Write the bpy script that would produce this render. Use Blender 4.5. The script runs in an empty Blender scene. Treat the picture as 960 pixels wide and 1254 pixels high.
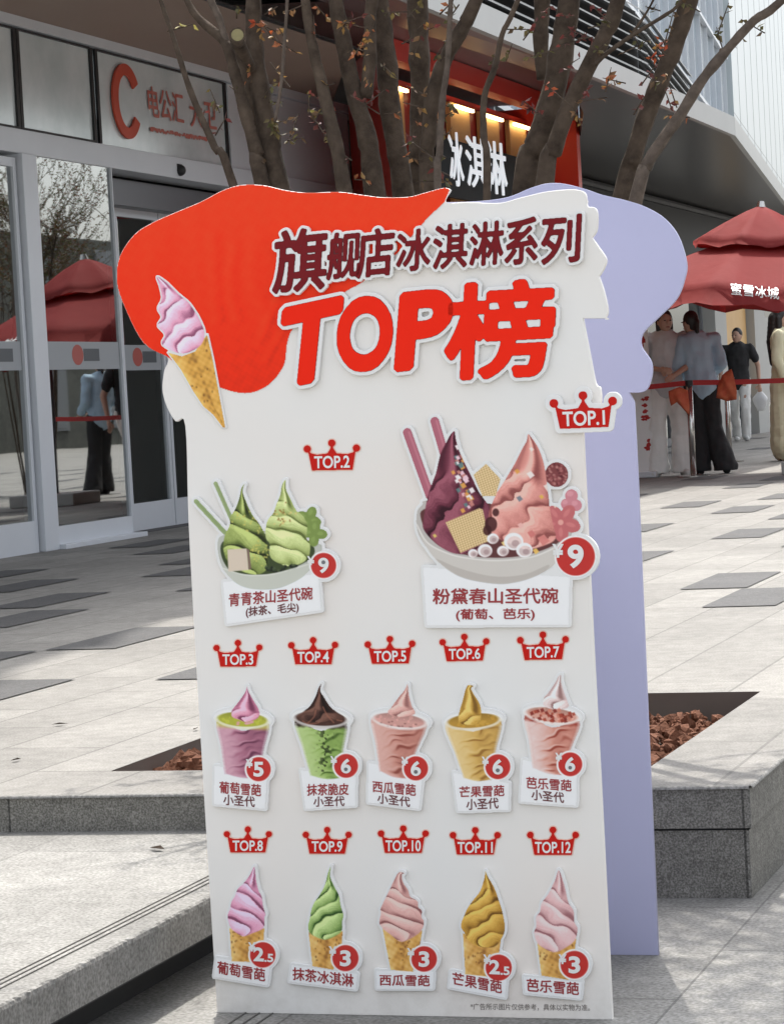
import bpy, bmesh, math, random
import numpy as np
from mathutils import Vector, Matrix

random.seed(7)
rng = np.random.default_rng(7)
S = bpy.context.scene
COL = S.collection
R = math.radians

# ---------------------------------------------------------------- camera
# X runs across the plaza, Y away along the shop fronts, Z up (metres). The board stands on Z = 0.
F, PITCH, ROLL, YAW = 3100.0, 0.0440099, 0.0555459, 0.331202
ZC, ZP, ZT = 1.18, 0.26, 0.17          # eye, plaza, middle tread
def _rot(v): return Vector((v[0]*math.cos(YAW)-v[1]*math.sin(YAW), v[0]*math.sin(YAW)+v[1]*math.cos(YAW), v[2]))
_rt0, _up0 = Vector((1,0,0)), Vector((0,math.sin(PITCH),math.cos(PITCH)))
CR = _rot(math.cos(ROLL)*_rt0-math.sin(ROLL)*_up0)
CU = _rot(math.sin(ROLL)*_rt0+math.cos(ROLL)*_up0)
CF = _rot(Vector((0,math.cos(PITCH),-math.sin(PITCH))))
EYE = Vector((0,0,ZC))
cd = bpy.data.cameras.new('camera'); cam = bpy.data.objects.new('camera', cd); COL.objects.link(cam)
cd.sensor_fit = 'VERTICAL'; cd.sensor_height = 24; cd.lens = 24*F/1254
cd.clip_start = .1; cd.clip_end = 2000
cam.matrix_world = Matrix(((CR.x,CU.x,-CF.x,0),(CR.y,CU.y,-CF.y,0),(CR.z,CU.z,-CF.z,ZC),(0,0,0,1)))
S.camera = cam

# ---------------------------------------------------------------- sky, sun, exposure
SUN = Vector((-.17,.50,1)).normalized()
w = bpy.data.worlds.new('World'); S.world = w; w.use_nodes = True
nt = w.node_tree; bg = nt.nodes['Background']
sky = nt.nodes.new('ShaderNodeTexSky'); sky.sky_type = 'NISHITA'; sky.sun_disc = False
sky.sun_elevation = math.asin(SUN.z); sky.sun_rotation = math.atan2(SUN.x, SUN.y)
sky.air_density = 1.2; sky.dust_density = 4; sky.ozone_density = 1
hz = nt.nodes.new('ShaderNodeHueSaturation'); hz.inputs['Saturation'].default_value = .28   # hazy city sky
nt.links.new(sky.outputs[0], hz.inputs['Color']); nt.links.new(hz.outputs[0], bg.inputs[0]); bg.inputs[1].default_value = .15
sl = bpy.data.lights.new('sun', 'SUN'); sl.energy = 2.0; sl.angle = R(.5); sl.color = (1,.955,.88)
so = bpy.data.objects.new('sun', sl); COL.objects.link(so); so.rotation_euler = SUN.to_track_quat('Z','Y').to_euler()
so.location = (0,0,20)
S.view_settings.view_transform = 'Standard'; S.view_settings.look = 'None'
S.view_settings.gamma = 1; S.view_settings.exposure = 1.28; S.view_settings.use_curve_mapping = False
S.cycles.max_bounces = 8; S.cycles.transparent_max_bounces = 12; S.cycles.use_denoising = True

# ---------------------------------------------------------------- measuring helpers
def ray(px, py): return CR*((px-480)/F) - CU*((py-627)/F) + CF
def onZ(px, py, z):
    d = ray(px,py); return EYE + d*((z-ZC)/d.z)
def onX(px, py, x):
    d = ray(px,py); return EYE + d*(x/d.x)
def onY(px, py, y):
    d = ray(px,py); return EYE + d*(y/d.y)

# ---------------------------------------------------------------- scene helpers
def tag(o, label=None, cat=None, group=None, kind=None):
    if label: o['label'] = label
    if cat: o['category'] = cat
    if group: o['group'] = group
    if kind: o['kind'] = kind
    return o
def empty(name, loc=(0,0,0), rz=0, rx=0, ry=0):
    o = bpy.data.objects.new(name, None); o.empty_display_size = .1; COL.objects.link(o)
    o.location = loc; o.rotation_euler = (rx,ry,rz); return o
def obj(name, bm, mat, parent=None, smooth=False):
    if isinstance(bm, bpy.types.Mesh): me = bm; me.name = name
    else:
        me = bpy.data.meshes.new(name); bm.normal_update(); bm.to_mesh(me); bm.free()
    me.materials.clear(); me.materials.append(mat)
    if smooth: me.polygons.foreach_set('use_smooth', [True]*len(me.polygons))
    o = bpy.data.objects.new(name, me); COL.objects.link(o)
    if parent is not None: o.parent = parent
    return o
def box(bm, x0,x1,y0,y1,z0,z1, bev=0):
    r = bmesh.ops.create_cube(bm, size=1)
    for v in r['verts']:
        v.co = Vector((x0+(v.co.x+.5)*(x1-x0), y0+(v.co.y+.5)*(y1-y0), z0+(v.co.z+.5)*(z1-z0)))
    if bev:
        es = list({e for v in r['verts'] for e in v.link_edges})
        bmesh.ops.bevel(bm, geom=es, offset=bev, segments=2, affect='EDGES', profile=.6)
    return bm
def B(*a, **k): return box(bmesh.new(), *a, **k)
def prism(bm, pts, z0, z1):
    lo = [bm.verts.new((p[0],p[1],z0)) for p in pts]; hi = [bm.verts.new((p[0],p[1],z1)) for p in pts]
    n = len(pts); bm.faces.new(lo[::-1]); bm.faces.new(hi)
    for i in range(n): bm.faces.new((lo[i],lo[(i+1)%n],hi[(i+1)%n],hi[i]))
    bmesh.ops.recalc_face_normals(bm, faces=bm.faces); return bm
def tube(bm, pts, rad, seg=8, cap=True, wob=0):
    pts = [Vector(p) for p in pts]
    if not hasattr(rad,'__len__'): rad = [rad]*len(pts)
    rings = []; ref = None
    for i,p in enumerate(pts):
        t = (pts[min(i+1,len(pts)-1)]-pts[max(i-1,0)]).normalized()
        if ref is None: ref = t.orthogonal().normalized()
        ref = (ref - t*ref.dot(t)).normalized(); s = t.cross(ref)
        rr = [rad[i]*(1+wob*(random.random()-.5)*2) for _ in range(seg)]
        rings.append([bm.verts.new(p+(ref*math.cos(6.2832*k/seg)+s*math.sin(6.2832*k/seg))*rr[k]) for k in range(seg)])
    for a,b in zip(rings,rings[1:]):
        for k in range(seg): bm.faces.new((a[k],a[(k+1)%seg],b[(k+1)%seg],b[k]))
    if cap: bm.faces.new(rings[0][::-1]); bm.faces.new(rings[-1])
    return bm
def cr(pts, n=6, closed=True):
    P = [np.array(p,float) for p in pts]; m = len(P); out = []
    for i in range(m if closed else m-1):
        g = (lambda k: P[k%m]) if closed else (lambda k: P[max(0,min(m-1,k))])
        a,b,c,d = g(i-1),g(i),g(i+1),g(i+2)
        for k in range(n):
            t = k/n; out.append(.5*(2*b+(c-a)*t+(2*a-5*b+4*c-d)*t*t+(3*b-a-3*c+d)*t**3))
    if not closed: out.append(P[-1])
    return out
def apply_eval(o):
    if not o.modifiers:                                  # lettering and flat outlines need no evaluation
        me = bpy.data.meshes.new_from_object(o); d = o.data; bpy.data.objects.remove(o); bpy.data.curves.remove(d); return me
    dg = bpy.context.evaluated_depsgraph_get(); me = bpy.data.meshes.new_from_object(o.evaluated_get(dg))
    d = o.data; bpy.data.objects.remove(o)
    if d.users == 0:
        (bpy.data.meshes if isinstance(d, bpy.types.Mesh) else bpy.data.curves).remove(d)
    return me

# ---------------------------------------------------------------- materials
def lin(c):
    c = np.asarray(c,float)/255.; return np.where(c<=.04045, c/12.92, ((c+.055)/1.055)**2.4)
def N(nt, t, **k):
    n = nt.nodes.new(t)
    for a,v in k.items(): setattr(n,a,v)
    return n
def mat(name, col, rough=.6, metal=0, spec=.5, noise=None, bump=None, coat=0, sheen=0):
    """noise = (scale, second colour, contrast 0..1); bump = (scale, strength, distance)"""
    m = bpy.data.materials.new(name); m.use_nodes = True; nt = m.node_tree; p = nt.nodes['Principled BSDF']
    p.inputs['Base Color'].default_value = (*col,1); p.inputs['Roughness'].default_value = rough
    p.inputs['Metallic'].default_value = metal; p.inputs['Specular IOR Level'].default_value = spec
    p.inputs['Coat Weight'].default_value = coat
    if noise or bump:
        tc = N(nt,'ShaderNodeTexCoord')
    if noise:
        nz = N(nt,'ShaderNodeTexNoise'); nz.inputs['Scale'].default_value = noise[0]; nz.inputs['Detail'].default_value = 6
        nz.inputs['Roughness'].default_value = .62
        nt.links.new(tc.outputs['Object'], nz.inputs['Vector'])
        rp = N(nt,'ShaderNodeValToRGB'); c = noise[2]*.5
        rp.color_ramp.elements[0].position = c*.8; rp.color_ramp.elements[1].position = 1-c*.8
        rp.color_ramp.elements[0].color = (*col,1); rp.color_ramp.elements[1].color = (*noise[1],1)
        nt.links.new(nz.outputs[0], rp.inputs[0]); nt.links.new(rp.outputs[0], p.inputs['Base Color'])
    if bump:
        b = N(nt,'ShaderNodeTexNoise'); b.inputs['Scale'].default_value = bump[0]; b.inputs['Detail'].default_value = 5
        nt.links.new(tc.outputs['Object'], b.inputs['Vector'])
        bn = N(nt,'ShaderNodeBump'); bn.inputs['Strength'].default_value = bump[1]; bn.inputs['Distance'].default_value = bump[2]
        nt.links.new(b.outputs[0], bn.inputs['Height']); nt.links.new(bn.outputs[0], p.inputs['Normal'])
    return m
def stone(name, base, dark, light, speck=260, brick=None, rough=.75, stain=.3):
    """granite: speckle at two scales, broad stains, optional joints brick=(w,h,mortar,offset vec, joint dark)"""
    m = bpy.data.materials.new(name); m.use_nodes = True; nt = m.node_tree; p = nt.nodes['Principled BSDF']; L = nt.links.new
    p.inputs['Roughness'].default_value = rough; p.inputs['Specular IOR Level'].default_value = .35
    tc = N(nt,'ShaderNodeTexCoord')
    a = N(nt,'ShaderNodeTexNoise'); a.inputs['Scale'].default_value = speck; a.inputs['Detail'].default_value = 3; L(tc.outputs['Object'],a.inputs['Vector'])
    r = N(nt,'ShaderNodeValToRGB'); e = r.color_ramp.elements
    e[0].position=.36; e[0].color=(*dark,1); e[1].position=.66; e[1].color=(*light,1)
    k = e.new(.5); k.color=(*base,1); L(a.outputs[0],r.inputs[0])
    b = N(nt,'ShaderNodeTexNoise'); b.inputs['Scale'].default_value = speck/6; b.inputs['Detail'].default_value = 4; L(tc.outputs['Object'],b.inputs['Vector'])
    s = N(nt,'ShaderNodeTexNoise'); s.inputs['Scale'].default_value = 1.7; s.inputs['Detail'].default_value = 7; s.inputs['Roughness'].default_value=.68
    s.inputs['Distortion'].default_value = .6; L(tc.outputs['Object'],s.inputs['Vector'])
    mp = N(nt,'ShaderNodeMapRange'); mp.inputs[1].default_value=.3; mp.inputs[2].default_value=.7; mp.inputs[3].default_value=1-stain; mp.inputs[4].default_value=1.08
    L(s.outputs[0],mp.inputs[0])
    mq = N(nt,'ShaderNodeMapRange'); mq.inputs[1].default_value=.3; mq.inputs[2].default_value=.7; mq.inputs[3].default_value=.84; mq.inputs[4].default_value=1.1
    L(b.outputs[0],mq.inputs[0])
    mu = N(nt,'ShaderNodeMath',operation='MULTIPLY'); L(mp.outputs[0],mu.inputs[0]); L(mq.outputs[0],mu.inputs[1])
    out = mu.outputs[0]
    if brick:
        sx = N(nt,'ShaderNodeSeparateXYZ'); L(tc.outputs['Object'],sx.inputs[0])
        cx = N(nt,'ShaderNodeCombineXYZ'); 
        ax = N(nt,'ShaderNodeMath',operation='ADD'); ax.inputs[1].default_value=brick[3][0]; L(sx.outputs[1],ax.inputs[0]); L(ax.outputs[0],cx.inputs[0])
        ay = N(nt,'ShaderNodeMath',operation='ADD'); ay.inputs[1].default_value=brick[3][1]; L(sx.outputs[0],ay.inputs[0]); L(ay.outputs[0],cx.inputs[1])
        bt = N(nt,'ShaderNodeTexBrick'); bt.inputs['Scale'].default_value=1; bt.inputs['Brick Width'].default_value=brick[0]; bt.inputs['Row Height'].default_value=brick[1]
        bt.inputs['Mortar Size'].default_value=brick[2]; bt.inputs['Mortar Smooth'].default_value=.2; bt.offset=brick[5] if len(brick)>5 else .5
        bt.inputs['Color1'].default_value=(1.07,1.06,1.05,1); bt.inputs['Color2'].default_value=(.85,.85,.86,1); bt.inputs['Mortar'].default_value=(brick[4],)*3+(1,)
        L(cx.outputs[0],bt.inputs['Vector'])
        m2 = N(nt,'ShaderNodeMath',operation='MULTIPLY'); L(out,m2.inputs[0]); L(bt.outputs[0],m2.inputs[1]); out = m2.outputs[0]
    mx = N(nt,'ShaderNodeMix',data_type='RGBA',blend_type='MULTIPLY'); mx.inputs[0].default_value=1
    L(r.outputs[0],mx.inputs[6]); L(out,mx.inputs[7]); L(mx.outputs[2],p.inputs['Base Color'])
    bn = N(nt,'ShaderNodeBump'); bn.inputs['Strength'].default_value=.35; bn.inputs['Distance'].default_value=.003
    L(a.outputs[0],bn.inputs['Height']); L(bn.outputs[0],p.inputs['Normal'])
    return m
def glass(name, tint=(.5,.55,.55), refl=.45):
    m = bpy.data.materials.new(name); m.use_nodes = True; nt = m.node_tree; nt.nodes.remove(nt.nodes['Principled BSDF'])
    o = nt.nodes['Material Output']; g = N(nt,'ShaderNodeBsdfGlossy'); g.inputs['Roughness'].default_value=.015; g.inputs[0].default_value=(.93,.96,.96,1)
    t = N(nt,'ShaderNodeBsdfTransparent'); t.inputs[0].default_value=(*tint,1)
    fr = N(nt,'ShaderNodeLayerWeight'); fr.inputs[0].default_value=.35
    mp = N(nt,'ShaderNodeMapRange'); mp.inputs[3].default_value=refl*.6; mp.inputs[4].default_value=1
    nt.links.new(fr.outputs[0],mp.inputs[0])
    mx = N(nt,'ShaderNodeMixShader'); nt.links.new(mp.outputs[0],mx.inputs[0]); nt.links.new(t.outputs[0],mx.inputs[1]); nt.links.new(g.outputs[0],mx.inputs[2])
    nt.links.new(mx.outputs[0],o.inputs[0])
    tc = N(nt,'ShaderNodeTexCoord'); nz = N(nt,'ShaderNodeTexNoise'); nz.inputs['Scale'].default_value=.8; nt.links.new(tc.outputs['Object'],nz.inputs[0])
    bn = N(nt,'ShaderNodeBump'); bn.inputs['Strength'].default_value=.03; bn.inputs['Distance'].default_value=.03
    nt.links.new(nz.outputs[0],bn.inputs['Height']); nt.links.new(bn.outputs[0],g.inputs['Normal'])
    return m
def printed(name, rough=.5):
    m = bpy.data.materials.new(name); m.use_nodes = True; nt = m.node_tree; p = nt.nodes['Principled BSDF']
    a = N(nt,'ShaderNodeVertexColor'); a.layer_name = 'Col'
    nt.links.new(a.outputs[0],p.inputs['Base Color']); p.inputs['Roughness'].default_value=rough; p.inputs['Specular IOR Level'].default_value=.2
    return m
M = {}
M['plaza'] = stone('pale granite paving',(.252,.242,.224),(.205,.196,.178),(.30,.29,.275),speck=150,brick=(.86,.31,.005,(-.345+.43,4.62),.62),stain=.22)
M['darktile'] = stone('dark granite paving',(0.085,0.084,0.085),(0.064,0.064,0.065),(0.115,0.115,0.115),speck=180,stain=.18)
M['tread'] = stone('granite tread',(0.265,0.260,0.244),(0.185,0.181,0.168),(0.344,0.336,0.319),speck=130,brick=(1.4,.62,.004,(-.4,.3),.72),stain=.28)
M['ground'] = stone('granite ground slabs',(0.260,0.255,0.239),(0.185,0.181,0.168),(0.336,0.328,0.315),speck=120,brick=(.85,.72,.003,(-.47,1.10),.55),stain=.32)
M['granite'] = stone('flamed granite face',(.21,.203,.182),(.125,.12,.105),(.32,.31,.285),speck=230,stain=.4,brick=(1.3,.9,.003,(0,.245),.35,0))
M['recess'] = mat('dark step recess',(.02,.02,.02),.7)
M['white'] = mat('white foam board',(.80,.80,.79),.5,noise=(9,(.76,.76,.75),.2))
M['board'] = None
M['lav'] = mat('lavender board',(.44,.45,.65),.5,noise=(2.2,(.40,.41,.60),.35))
M['edge'] = mat('foam board edge',(.74,.74,.74),.7)
M['print'] = printed('printed picture')
M['maroon'] = mat('maroon print',tuple(lin((112,22,28))*1.1),.5,0,.15)
M['titlered'] = mat('bright red print',tuple(lin((222,34,8))*1.2),.5,0,.15)
M['badgered'] = mat('badge red print',tuple(lin((184,26,18))*1.15),.5,0,.15)
M['halo'] = mat('pale pink print',(.82,.55,.46),.5)
M['text'] = mat('maroon lettering',tuple(lin((140,42,46))*1.2),.5)
M['texts'] = mat('dark brown lettering',tuple(lin((96,48,50))*1.2),.5)
M['grey'] = mat('grey lettering',tuple(lin((120,112,108))),.5)
M['metal'] = mat('satin aluminium',(.64,.67,.71),.42,.1,noise=(3,(.58,.61,.65),.3))
M['metald'] = mat('dark aluminium',(.18,.19,.205),.4,.5)
M['soffit'] = mat('brown soffit',(.34,.245,.195),.55,0,.3,noise=(.7,(.29,.205,.165),.3))
M['soffit2'] = mat('maroon soffit',(.20,.115,.11),.35,0,.4,noise=(.8,(.16,.095,.092),.3))
M['soffit3'] = mat('dark polished soffit',(.045,.044,.043),.3,0,.35,noise=(.5,(.055,.053,.052),.3))
M['fascia'] = mat('pale metal fascia',(.46,.47,.46),.5,.1,noise=(2,(.41,.42,.41),.3))
M['black'] = mat('black rubber',(.012,.012,.013),.5)
M['glass'] = glass('door glass',(.42,.47,.47),.62)
M['shopglass'] = glass('shop glass',(.35,.4,.4),.4)
M['band'] = mat('sign glass with painted reflections',(.84,.90,.92),.2,.25,.6,noise=(1.6,(.50,.58,.60),.5))  # pale and grey-blue splotches imitate buildings reflected in the glass
M['red'] = mat('red sheet metal',(.62,.035,.018),.4,0,.5)
M['redd'] = mat('deep red panel',(.34,.02,.016),.45)
M['warm'] = mat('warm oak panel',(.62,.40,.17),.55,noise=(4,(.54,.33,.13),.4))
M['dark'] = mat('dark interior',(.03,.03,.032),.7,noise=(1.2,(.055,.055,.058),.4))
M['grill'] = mat('dark sign backing',(.010,.011,.012),.7,0,.2)
M['signred'] = mat('red sign letters',(.55,.075,.035),.5,noise=(6,(.48,.06,.03),.3))
M['signpale'] = mat('faded red letters',(.46,.08,.055),.6,noise=(14,(.44,.20,.17),.5))
M['bark'] = mat('grey bark',(.026,.018,.013),.85,0,.2,noise=(20,(.115,.085,.062),.6),bump=(45,.6,.01))
M['bark2'] = mat('peeled and painted sunlit bark',(.16,.125,.10),.8,0,.2,noise=(30,(.05,.038,.03),.6),bump=(45,.5,.01))  # paler for peeling bark and for sunlight painted onto the lit stems
M['cut'] = mat('sawn wood',(.27,.24,.11),.85,noise=(60,(.20,.17,.09),.5))
def leafmat():
    m = bpy.data.materials.new('leaf colours'); m.use_nodes=True; nt=m.node_tree; p=nt.nodes['Principled BSDF']
    a=N(nt,'ShaderNodeVertexColor'); a.layer_name='Col'; nt.links.new(a.outputs[0],p.inputs['Base Color']); p.inputs['Roughness'].default_value=.55
    tr=N(nt,'ShaderNodeBsdfTranslucent'); nt.links.new(a.outputs[0],tr.inputs[0])
    mx=N(nt,'ShaderNodeMixShader'); mx.inputs[0].default_value=.35; o=nt.nodes['Material Output']
    nt.links.new(p.outputs[0],mx.inputs[1]); nt.links.new(tr.outputs[0],mx.inputs[2]); nt.links.new(mx.outputs[0],o.inputs[0]); return m
M['leaf'] = leafmat()
M['soil'] = mat('dark soil',(.05,.035,.025),.9,noise=(30,(.09,.06,.04),.4),bump=(60,.6,.01))
M['pit'] = mat('brown pit wall',(.16,.13,.11),.8,noise=(6,(.12,.10,.085),.4))
M['rock'] = mat('red lava rock',(.055,.022,.014),.9,0,.2,noise=(28,(.24,.105,.06),.3),bump=(120,.7,.006))
M['umb'] = mat('maroon umbrella cloth',(.40,.058,.056),.75,0,.3,noise=(3,(.34,.046,.045),.4),bump=(2.5,.25,.05))
M['umbd'] = mat('dark umbrella lining',(.05,.012,.012),.8)
M['steel'] = mat('polished steel',(.55,.54,.52),.22,.9)
M['belt'] = mat('red belt',(.42,.02,.02),.6)
M['cloth_red'] = mat('red cloth',(.52,.06,.03),.7,noise=(14,(.62,.18,.08),.6))
M['concrete'] = mat('pale concrete',(.42,.42,.40),.7,noise=(.8,(.36,.36,.345),.3))
M['brickgrey'] = stone('grey block wall',(.15,.155,.135),(.12,.125,.108),(.18,.185,.16),speck=8,brick=(1.2,.6,.03,(0,0),.5))

# ---------------------------------------------------------------- ground, steps, plaza
def yfront(x): return 5.668+(x+1.125)*.0675
def sheet(name, pts, z, m):
    bm = bmesh.new(); f = bm.faces.new([bm.verts.new((p[0],p[1],z)) for p in pts]); bm.normal_update()
    if f.normal.z < 0: f.normal_flip()
    return tag(obj(name,bm,m),kind='structure')
# lower ground: one sheet to the horizon on the near and right side, plaza built up on it
sheet('ground',[(-600,-600),(600,-600),(600,600),(-600,600)],0,M['ground'])
# plaza: slab with a rectangular tree pit, pale cap and lower course on its front
PX0,PX1 = -2.852,-1.425; PY1 = 7.40
def pf(x): return 5.935+(x+2.85)*.019
RX0,RX1 = -1.128,-1.138      # right side of the planter end
top = bmesh.new(); V = lambda x,y,z: top.verts.new((x,y,z))
def slab_quads(bm, z):
    q = [[(-600,yfront(-4)-.02),(-4,yfront(-4)),(PX0,yfront(PX0)),(PX0,pf(PX0)),(PX0,PY1),(PX0,9.0),(-600,9.0)],
         [(PX0,yfront(PX0)),(PX1,yfront(PX1)),(PX1,pf(PX1)),(PX0,pf(PX0))],
         [(PX1,yfront(PX1)),(RX0,yfront(RX0)),(RX1,9.0),(PX1,9.0),(PX1,PY1),(PX1,pf(PX1))],
         [(PX0,PY1),(PX1,PY1),(PX1,9.0),(PX0,9.0)],
         [(-600,9.0),(PX0,9.0),(PX1,9.0),(RX1,9.0),(600,9.0),(600,600),(-600,600)]]
    for pts in q:
        f = bm.faces.new([bm.verts.new((x,y,z)) for x,y in pts])
    bmesh.ops.remove_doubles(bm, verts=bm.verts, dist=1e-4); bm.normal_update()
    for f in bm.faces:
        if f.normal.z < 0: f.normal_flip()
slab_quads(top, ZP); tag(obj('plaza',top,M['plaza']),kind='structure')
# front faces: cap course and lower course
def wall_strip(bm, pts, z0, z1):
    for a,b in zip(pts,pts[1:]):
        bm.faces.new([bm.verts.new((a[0],a[1],z0)),bm.verts.new((b[0],b[1],z0)),bm.verts.new((b[0],b[1],z1)),bm.verts.new((a[0],a[1],z1))])
bm = bmesh.new(); L0=[(-60,yfront(-4)),(-4,yfront(-4)),(PX0,yfront(PX0)),(RX0,yfront(RX0)),(RX1,9.0),(60,9.0)]
wall_strip(bm, L0, .163, ZP-.006)
# chamfered arris of the cap
for a,b in zip(L0,L0[1:]):
    n = Vector((b[1]-a[1],-(b[0]-a[0]),0)).normalized()*-.006
    if n.y>0 and abs(a[1]-b[1])<.5: n=-n
c = bmesh.new()
obj_cap = tag(obj('plaza_edge',bm,M['granite']),kind='structure')
bm = bmesh.new()
L1=[(x,y+.012) for x,y in L0[:3]]+[(RX0-.008,yfront(RX0)+.008),(RX1-.008,9.012),(60,9.012)]
wall_strip(bm, L1, 0, .157); tag(obj('plaza_base_course',bm,M['granite']),kind='structure')
bm = bmesh.new(); L2=[(x,y+.02) for x,y in L0[:3]]+[(RX0-.016,yfront(RX0)+.016),(RX1-.016,9.02),(60,9.02)]
wall_strip(bm, L2, .14, .18); tag(obj('plaza_joint',bm,M['recess']),kind='structure')
# little rounded bullnose in bright flamed stone along the front edge
bm = bmesh.new(); 
def nose(bm, a, b, r=.007, up=ZP):
    a=Vector(a); b=Vector(b); d=(b-a).normalized(); n=Vector((d.y,-d.x,0)); rings=[]
    for k in range(5):
        t=k/4*math.pi/2; off=n*(math.sin(t)*r-0)+Vector((0,0,math.cos(t)*r-r))
        rings.append([bm.verts.new(a+off),bm.verts.new(b+off)])
    for p,q in zip(rings,rings[1:]): bm.faces.new((p[0],q[0],q[1],p[1]))
nose(bm,(-4,yfront(-4),ZP+.001),(RX0,yfront(RX0),ZP+.001)); nose(bm,(RX0,yfront(RX0),ZP+.001),(RX1,9.0,ZP+.001))
tag(obj('plaza_nosing',bm,M['tread'],smooth=True),kind='structure')
# tree pit lining and bed
bm = bmesh.new(); pit=[(PX0,pf(PX0)),(PX1,pf(PX1)),(PX1,PY1),(PX0,PY1)]
wall_strip(bm, pit+[pit[0]], .08, ZP-.001); tag(obj('tree_pit_wall',bm,M['pit']),kind='structure')
bm = bmesh.new(); bmesh.ops.create_grid(bm,x_segments=40,y_segments=40,size=.5)
for v in bm.verts:
    x,y=v.co.x,v.co.y
    v.co = Vector((PX0+(x+.5)*(PX1-PX0), 5.93+(y+.5)*(PY1-5.93), .15+.03*math.exp(-((x)**2+(y)**2)*7)+random.uniform(-.006,.006)))
tag(obj('pit_soil',bm,M['soil'],smooth=True),kind='structure')
# stepped tread on the left
bm = bmesh.new(); NX=-2.100
bm2 = bmesh.new()
f=bm.faces.new([bm.verts.new(p) for p in ((-60,-30,ZT),(NX-.006,-30,ZT),(NX-.006,yfront(NX)+.03,ZT),(-60,yfront(-4)+.03,ZT))]); bm.normal_update()
if f.normal.z<0: f.normal_flip()
tag(obj('step_tread',bm,M['tread']),kind='structure')
bm=bmesh.new()
def worn(bm, y0, y1, n):
    rows=[]
    for i in range(n+1):
        y=y0+(y1-y0)*i/n; j=random.uniform(-.0025,.0025)
        rows.append([bm.verts.new((NX-.006,y,ZT)),bm.verts.new((NX-.001+j,y,ZT-.003+j*.5)),bm.verts.new((NX+.001+j*.7,y,ZT-.010)),bm.verts.new((NX,y,ZT-.078))])
    for a,b in zip(rows,rows[1:]):
        for k in range(3): bm.faces.new((a[k],a[k+1],b[k+1],b[k]))
    bm.normal_update()
worn(bm,2.5,5.62,260)
tag(obj('step_edge',bm,M['tread']),kind='structure')
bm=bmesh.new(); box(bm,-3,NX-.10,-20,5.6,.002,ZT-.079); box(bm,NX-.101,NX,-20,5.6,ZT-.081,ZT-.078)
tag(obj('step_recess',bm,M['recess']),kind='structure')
# grooves near the nosings
bm=bmesh.new()
for k in range(3):
    x=NX-.062-.016*k; box(bm,x-.0014,x+.0014,2.4,5.55,ZT+.0005,ZT+.002)
for k in range(3):
    x=-1.86-.028*k; box(bm,x-.0016,x+.0016,2.4,4.62,.0005,.002)
tag(obj('step_grooves',bm,mat('groove shadow stone',(.10,.097,.09),.9)),kind='structure')
# dark paving stones laid in the plaza: (pixel of the near left corner) or of the far right corner
TW,TL=.305,.865
bm=bmesh.new(); placed=[]
def dtile(x,y):
    placed.append((x,y)); z=ZP+.004
    f=bm.faces.new([bm.verts.new(p) for p in ((x,y,z),(x+TW,y,z),(x+TW,y+TL,z),(x,y+TL,z))])
for p in [(55,797),(189.6,833.4),(172,707),(214,724.6),(192.5,692.5),(160,680),(131,672),(831.5,722.6),(858.4,744.6),(869,660.7),(807,623),(869,629.5),(925.6,612.3),(939,636.5),(882.6,598.8),(955,670.4)]:
    q=onZ(*p,ZP); dtile(q.x,q.y)
for p in [(46.7,798),(93,832.5),(111,746.5),(137,725.5),(99,709),(63,697),(826,674.7),(826,640.8)]:
    q=onZ(*p,ZP); dtile(q.x-TW,q.y-TL)
for i in range(260):
    x=-8+TW*random.randrange(0,60); y=8.2+TL*random.randrange(0,40)+random.choice((0,.43))
    p=Vector((x+.15,y+.4,ZP))-EYE; u=480+F*p.dot(CR)/p.dot(CF); v=627-F*p.dot(CU)/p.dot(CF)
    if (u<240 and v<860) or (u>770 and v<830 and u<980 and v>598) : continue
    if any(abs(x-a)<.32 and abs(y-b)<.9 for a,b in placed): continue
    dtile(x,y)
tag(obj('dark_paving',bm,M['darktile']),kind='structure')
# lava rock mulch in the pit
bm=bmesh.new()
protos=[]
for k in range(5):
    b=bmesh.new(); bmesh.ops.create_icosphere(b,subdivisions=1,radius=1)
    ph=[random.uniform(0,6) for _ in range(6)]
    for v in b.verts:
        n=v.co.normalized(); v.co=n*(1+.22*math.sin(3*n.x+ph[0])+.2*math.sin(4*n.y+ph[1])*math.cos(3*n.z+ph[2])+random.uniform(-.25,.25))
    me=bpy.data.meshes.new('rock_proto'); b.to_mesh(me); b.free(); protos.append(me)
for i in range(2200):
    x=random.uniform(PX0+.03,PX1-.03); y=random.uniform(5.97,7.36)
    r=random.choice((.008,.010,.013,.016,.022)); n0=len(bm.verts); bm.from_mesh(random.choice(protos)); bm.verts.ensure_lookup_table()
    mt=Matrix.Translation((x,y,.165+.035*math.exp(-((x+2.14)**2+(y-6.7)**2)*2)+random.uniform(0,.028)))@Matrix.Rotation(random.uniform(0,6),4,Vector((random.random()-.5,random.random()-.5,random.random()-.5)).normalized())@Matrix.Diagonal((r,r*random.uniform(.7,1.2),r*random.uniform(.6,1),1))
    for v in bm.verts[n0:]: v.co=mt@v.co
for i in range(170):
    a_=random.uniform(0,6.28); d_=random.uniform(0,1)**.7*.16; q_=onZ(228,938,.24); x=q_.x+d_*math.cos(a_)*.9; y=q_.y+.05+d_*math.sin(a_)*.6; z=.262-.55*d_+random.uniform(-.015,.008); r=random.choice((.012,.016,.022,.028))
    if y<pf(x)+.01: continue
    n0=len(bm.verts); bm.from_mesh(random.choice(protos)); bm.verts.ensure_lookup_table(); mt=Matrix.Translation((x,y,z))@Matrix.Rotation(random.uniform(0,6),4,'Z')@Matrix.Diagonal((r,r*.8,r*.9,1))
    for v in bm.verts[n0:]: v.co=mt@v.co
for me in protos: bpy.data.meshes.remove(me)
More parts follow.
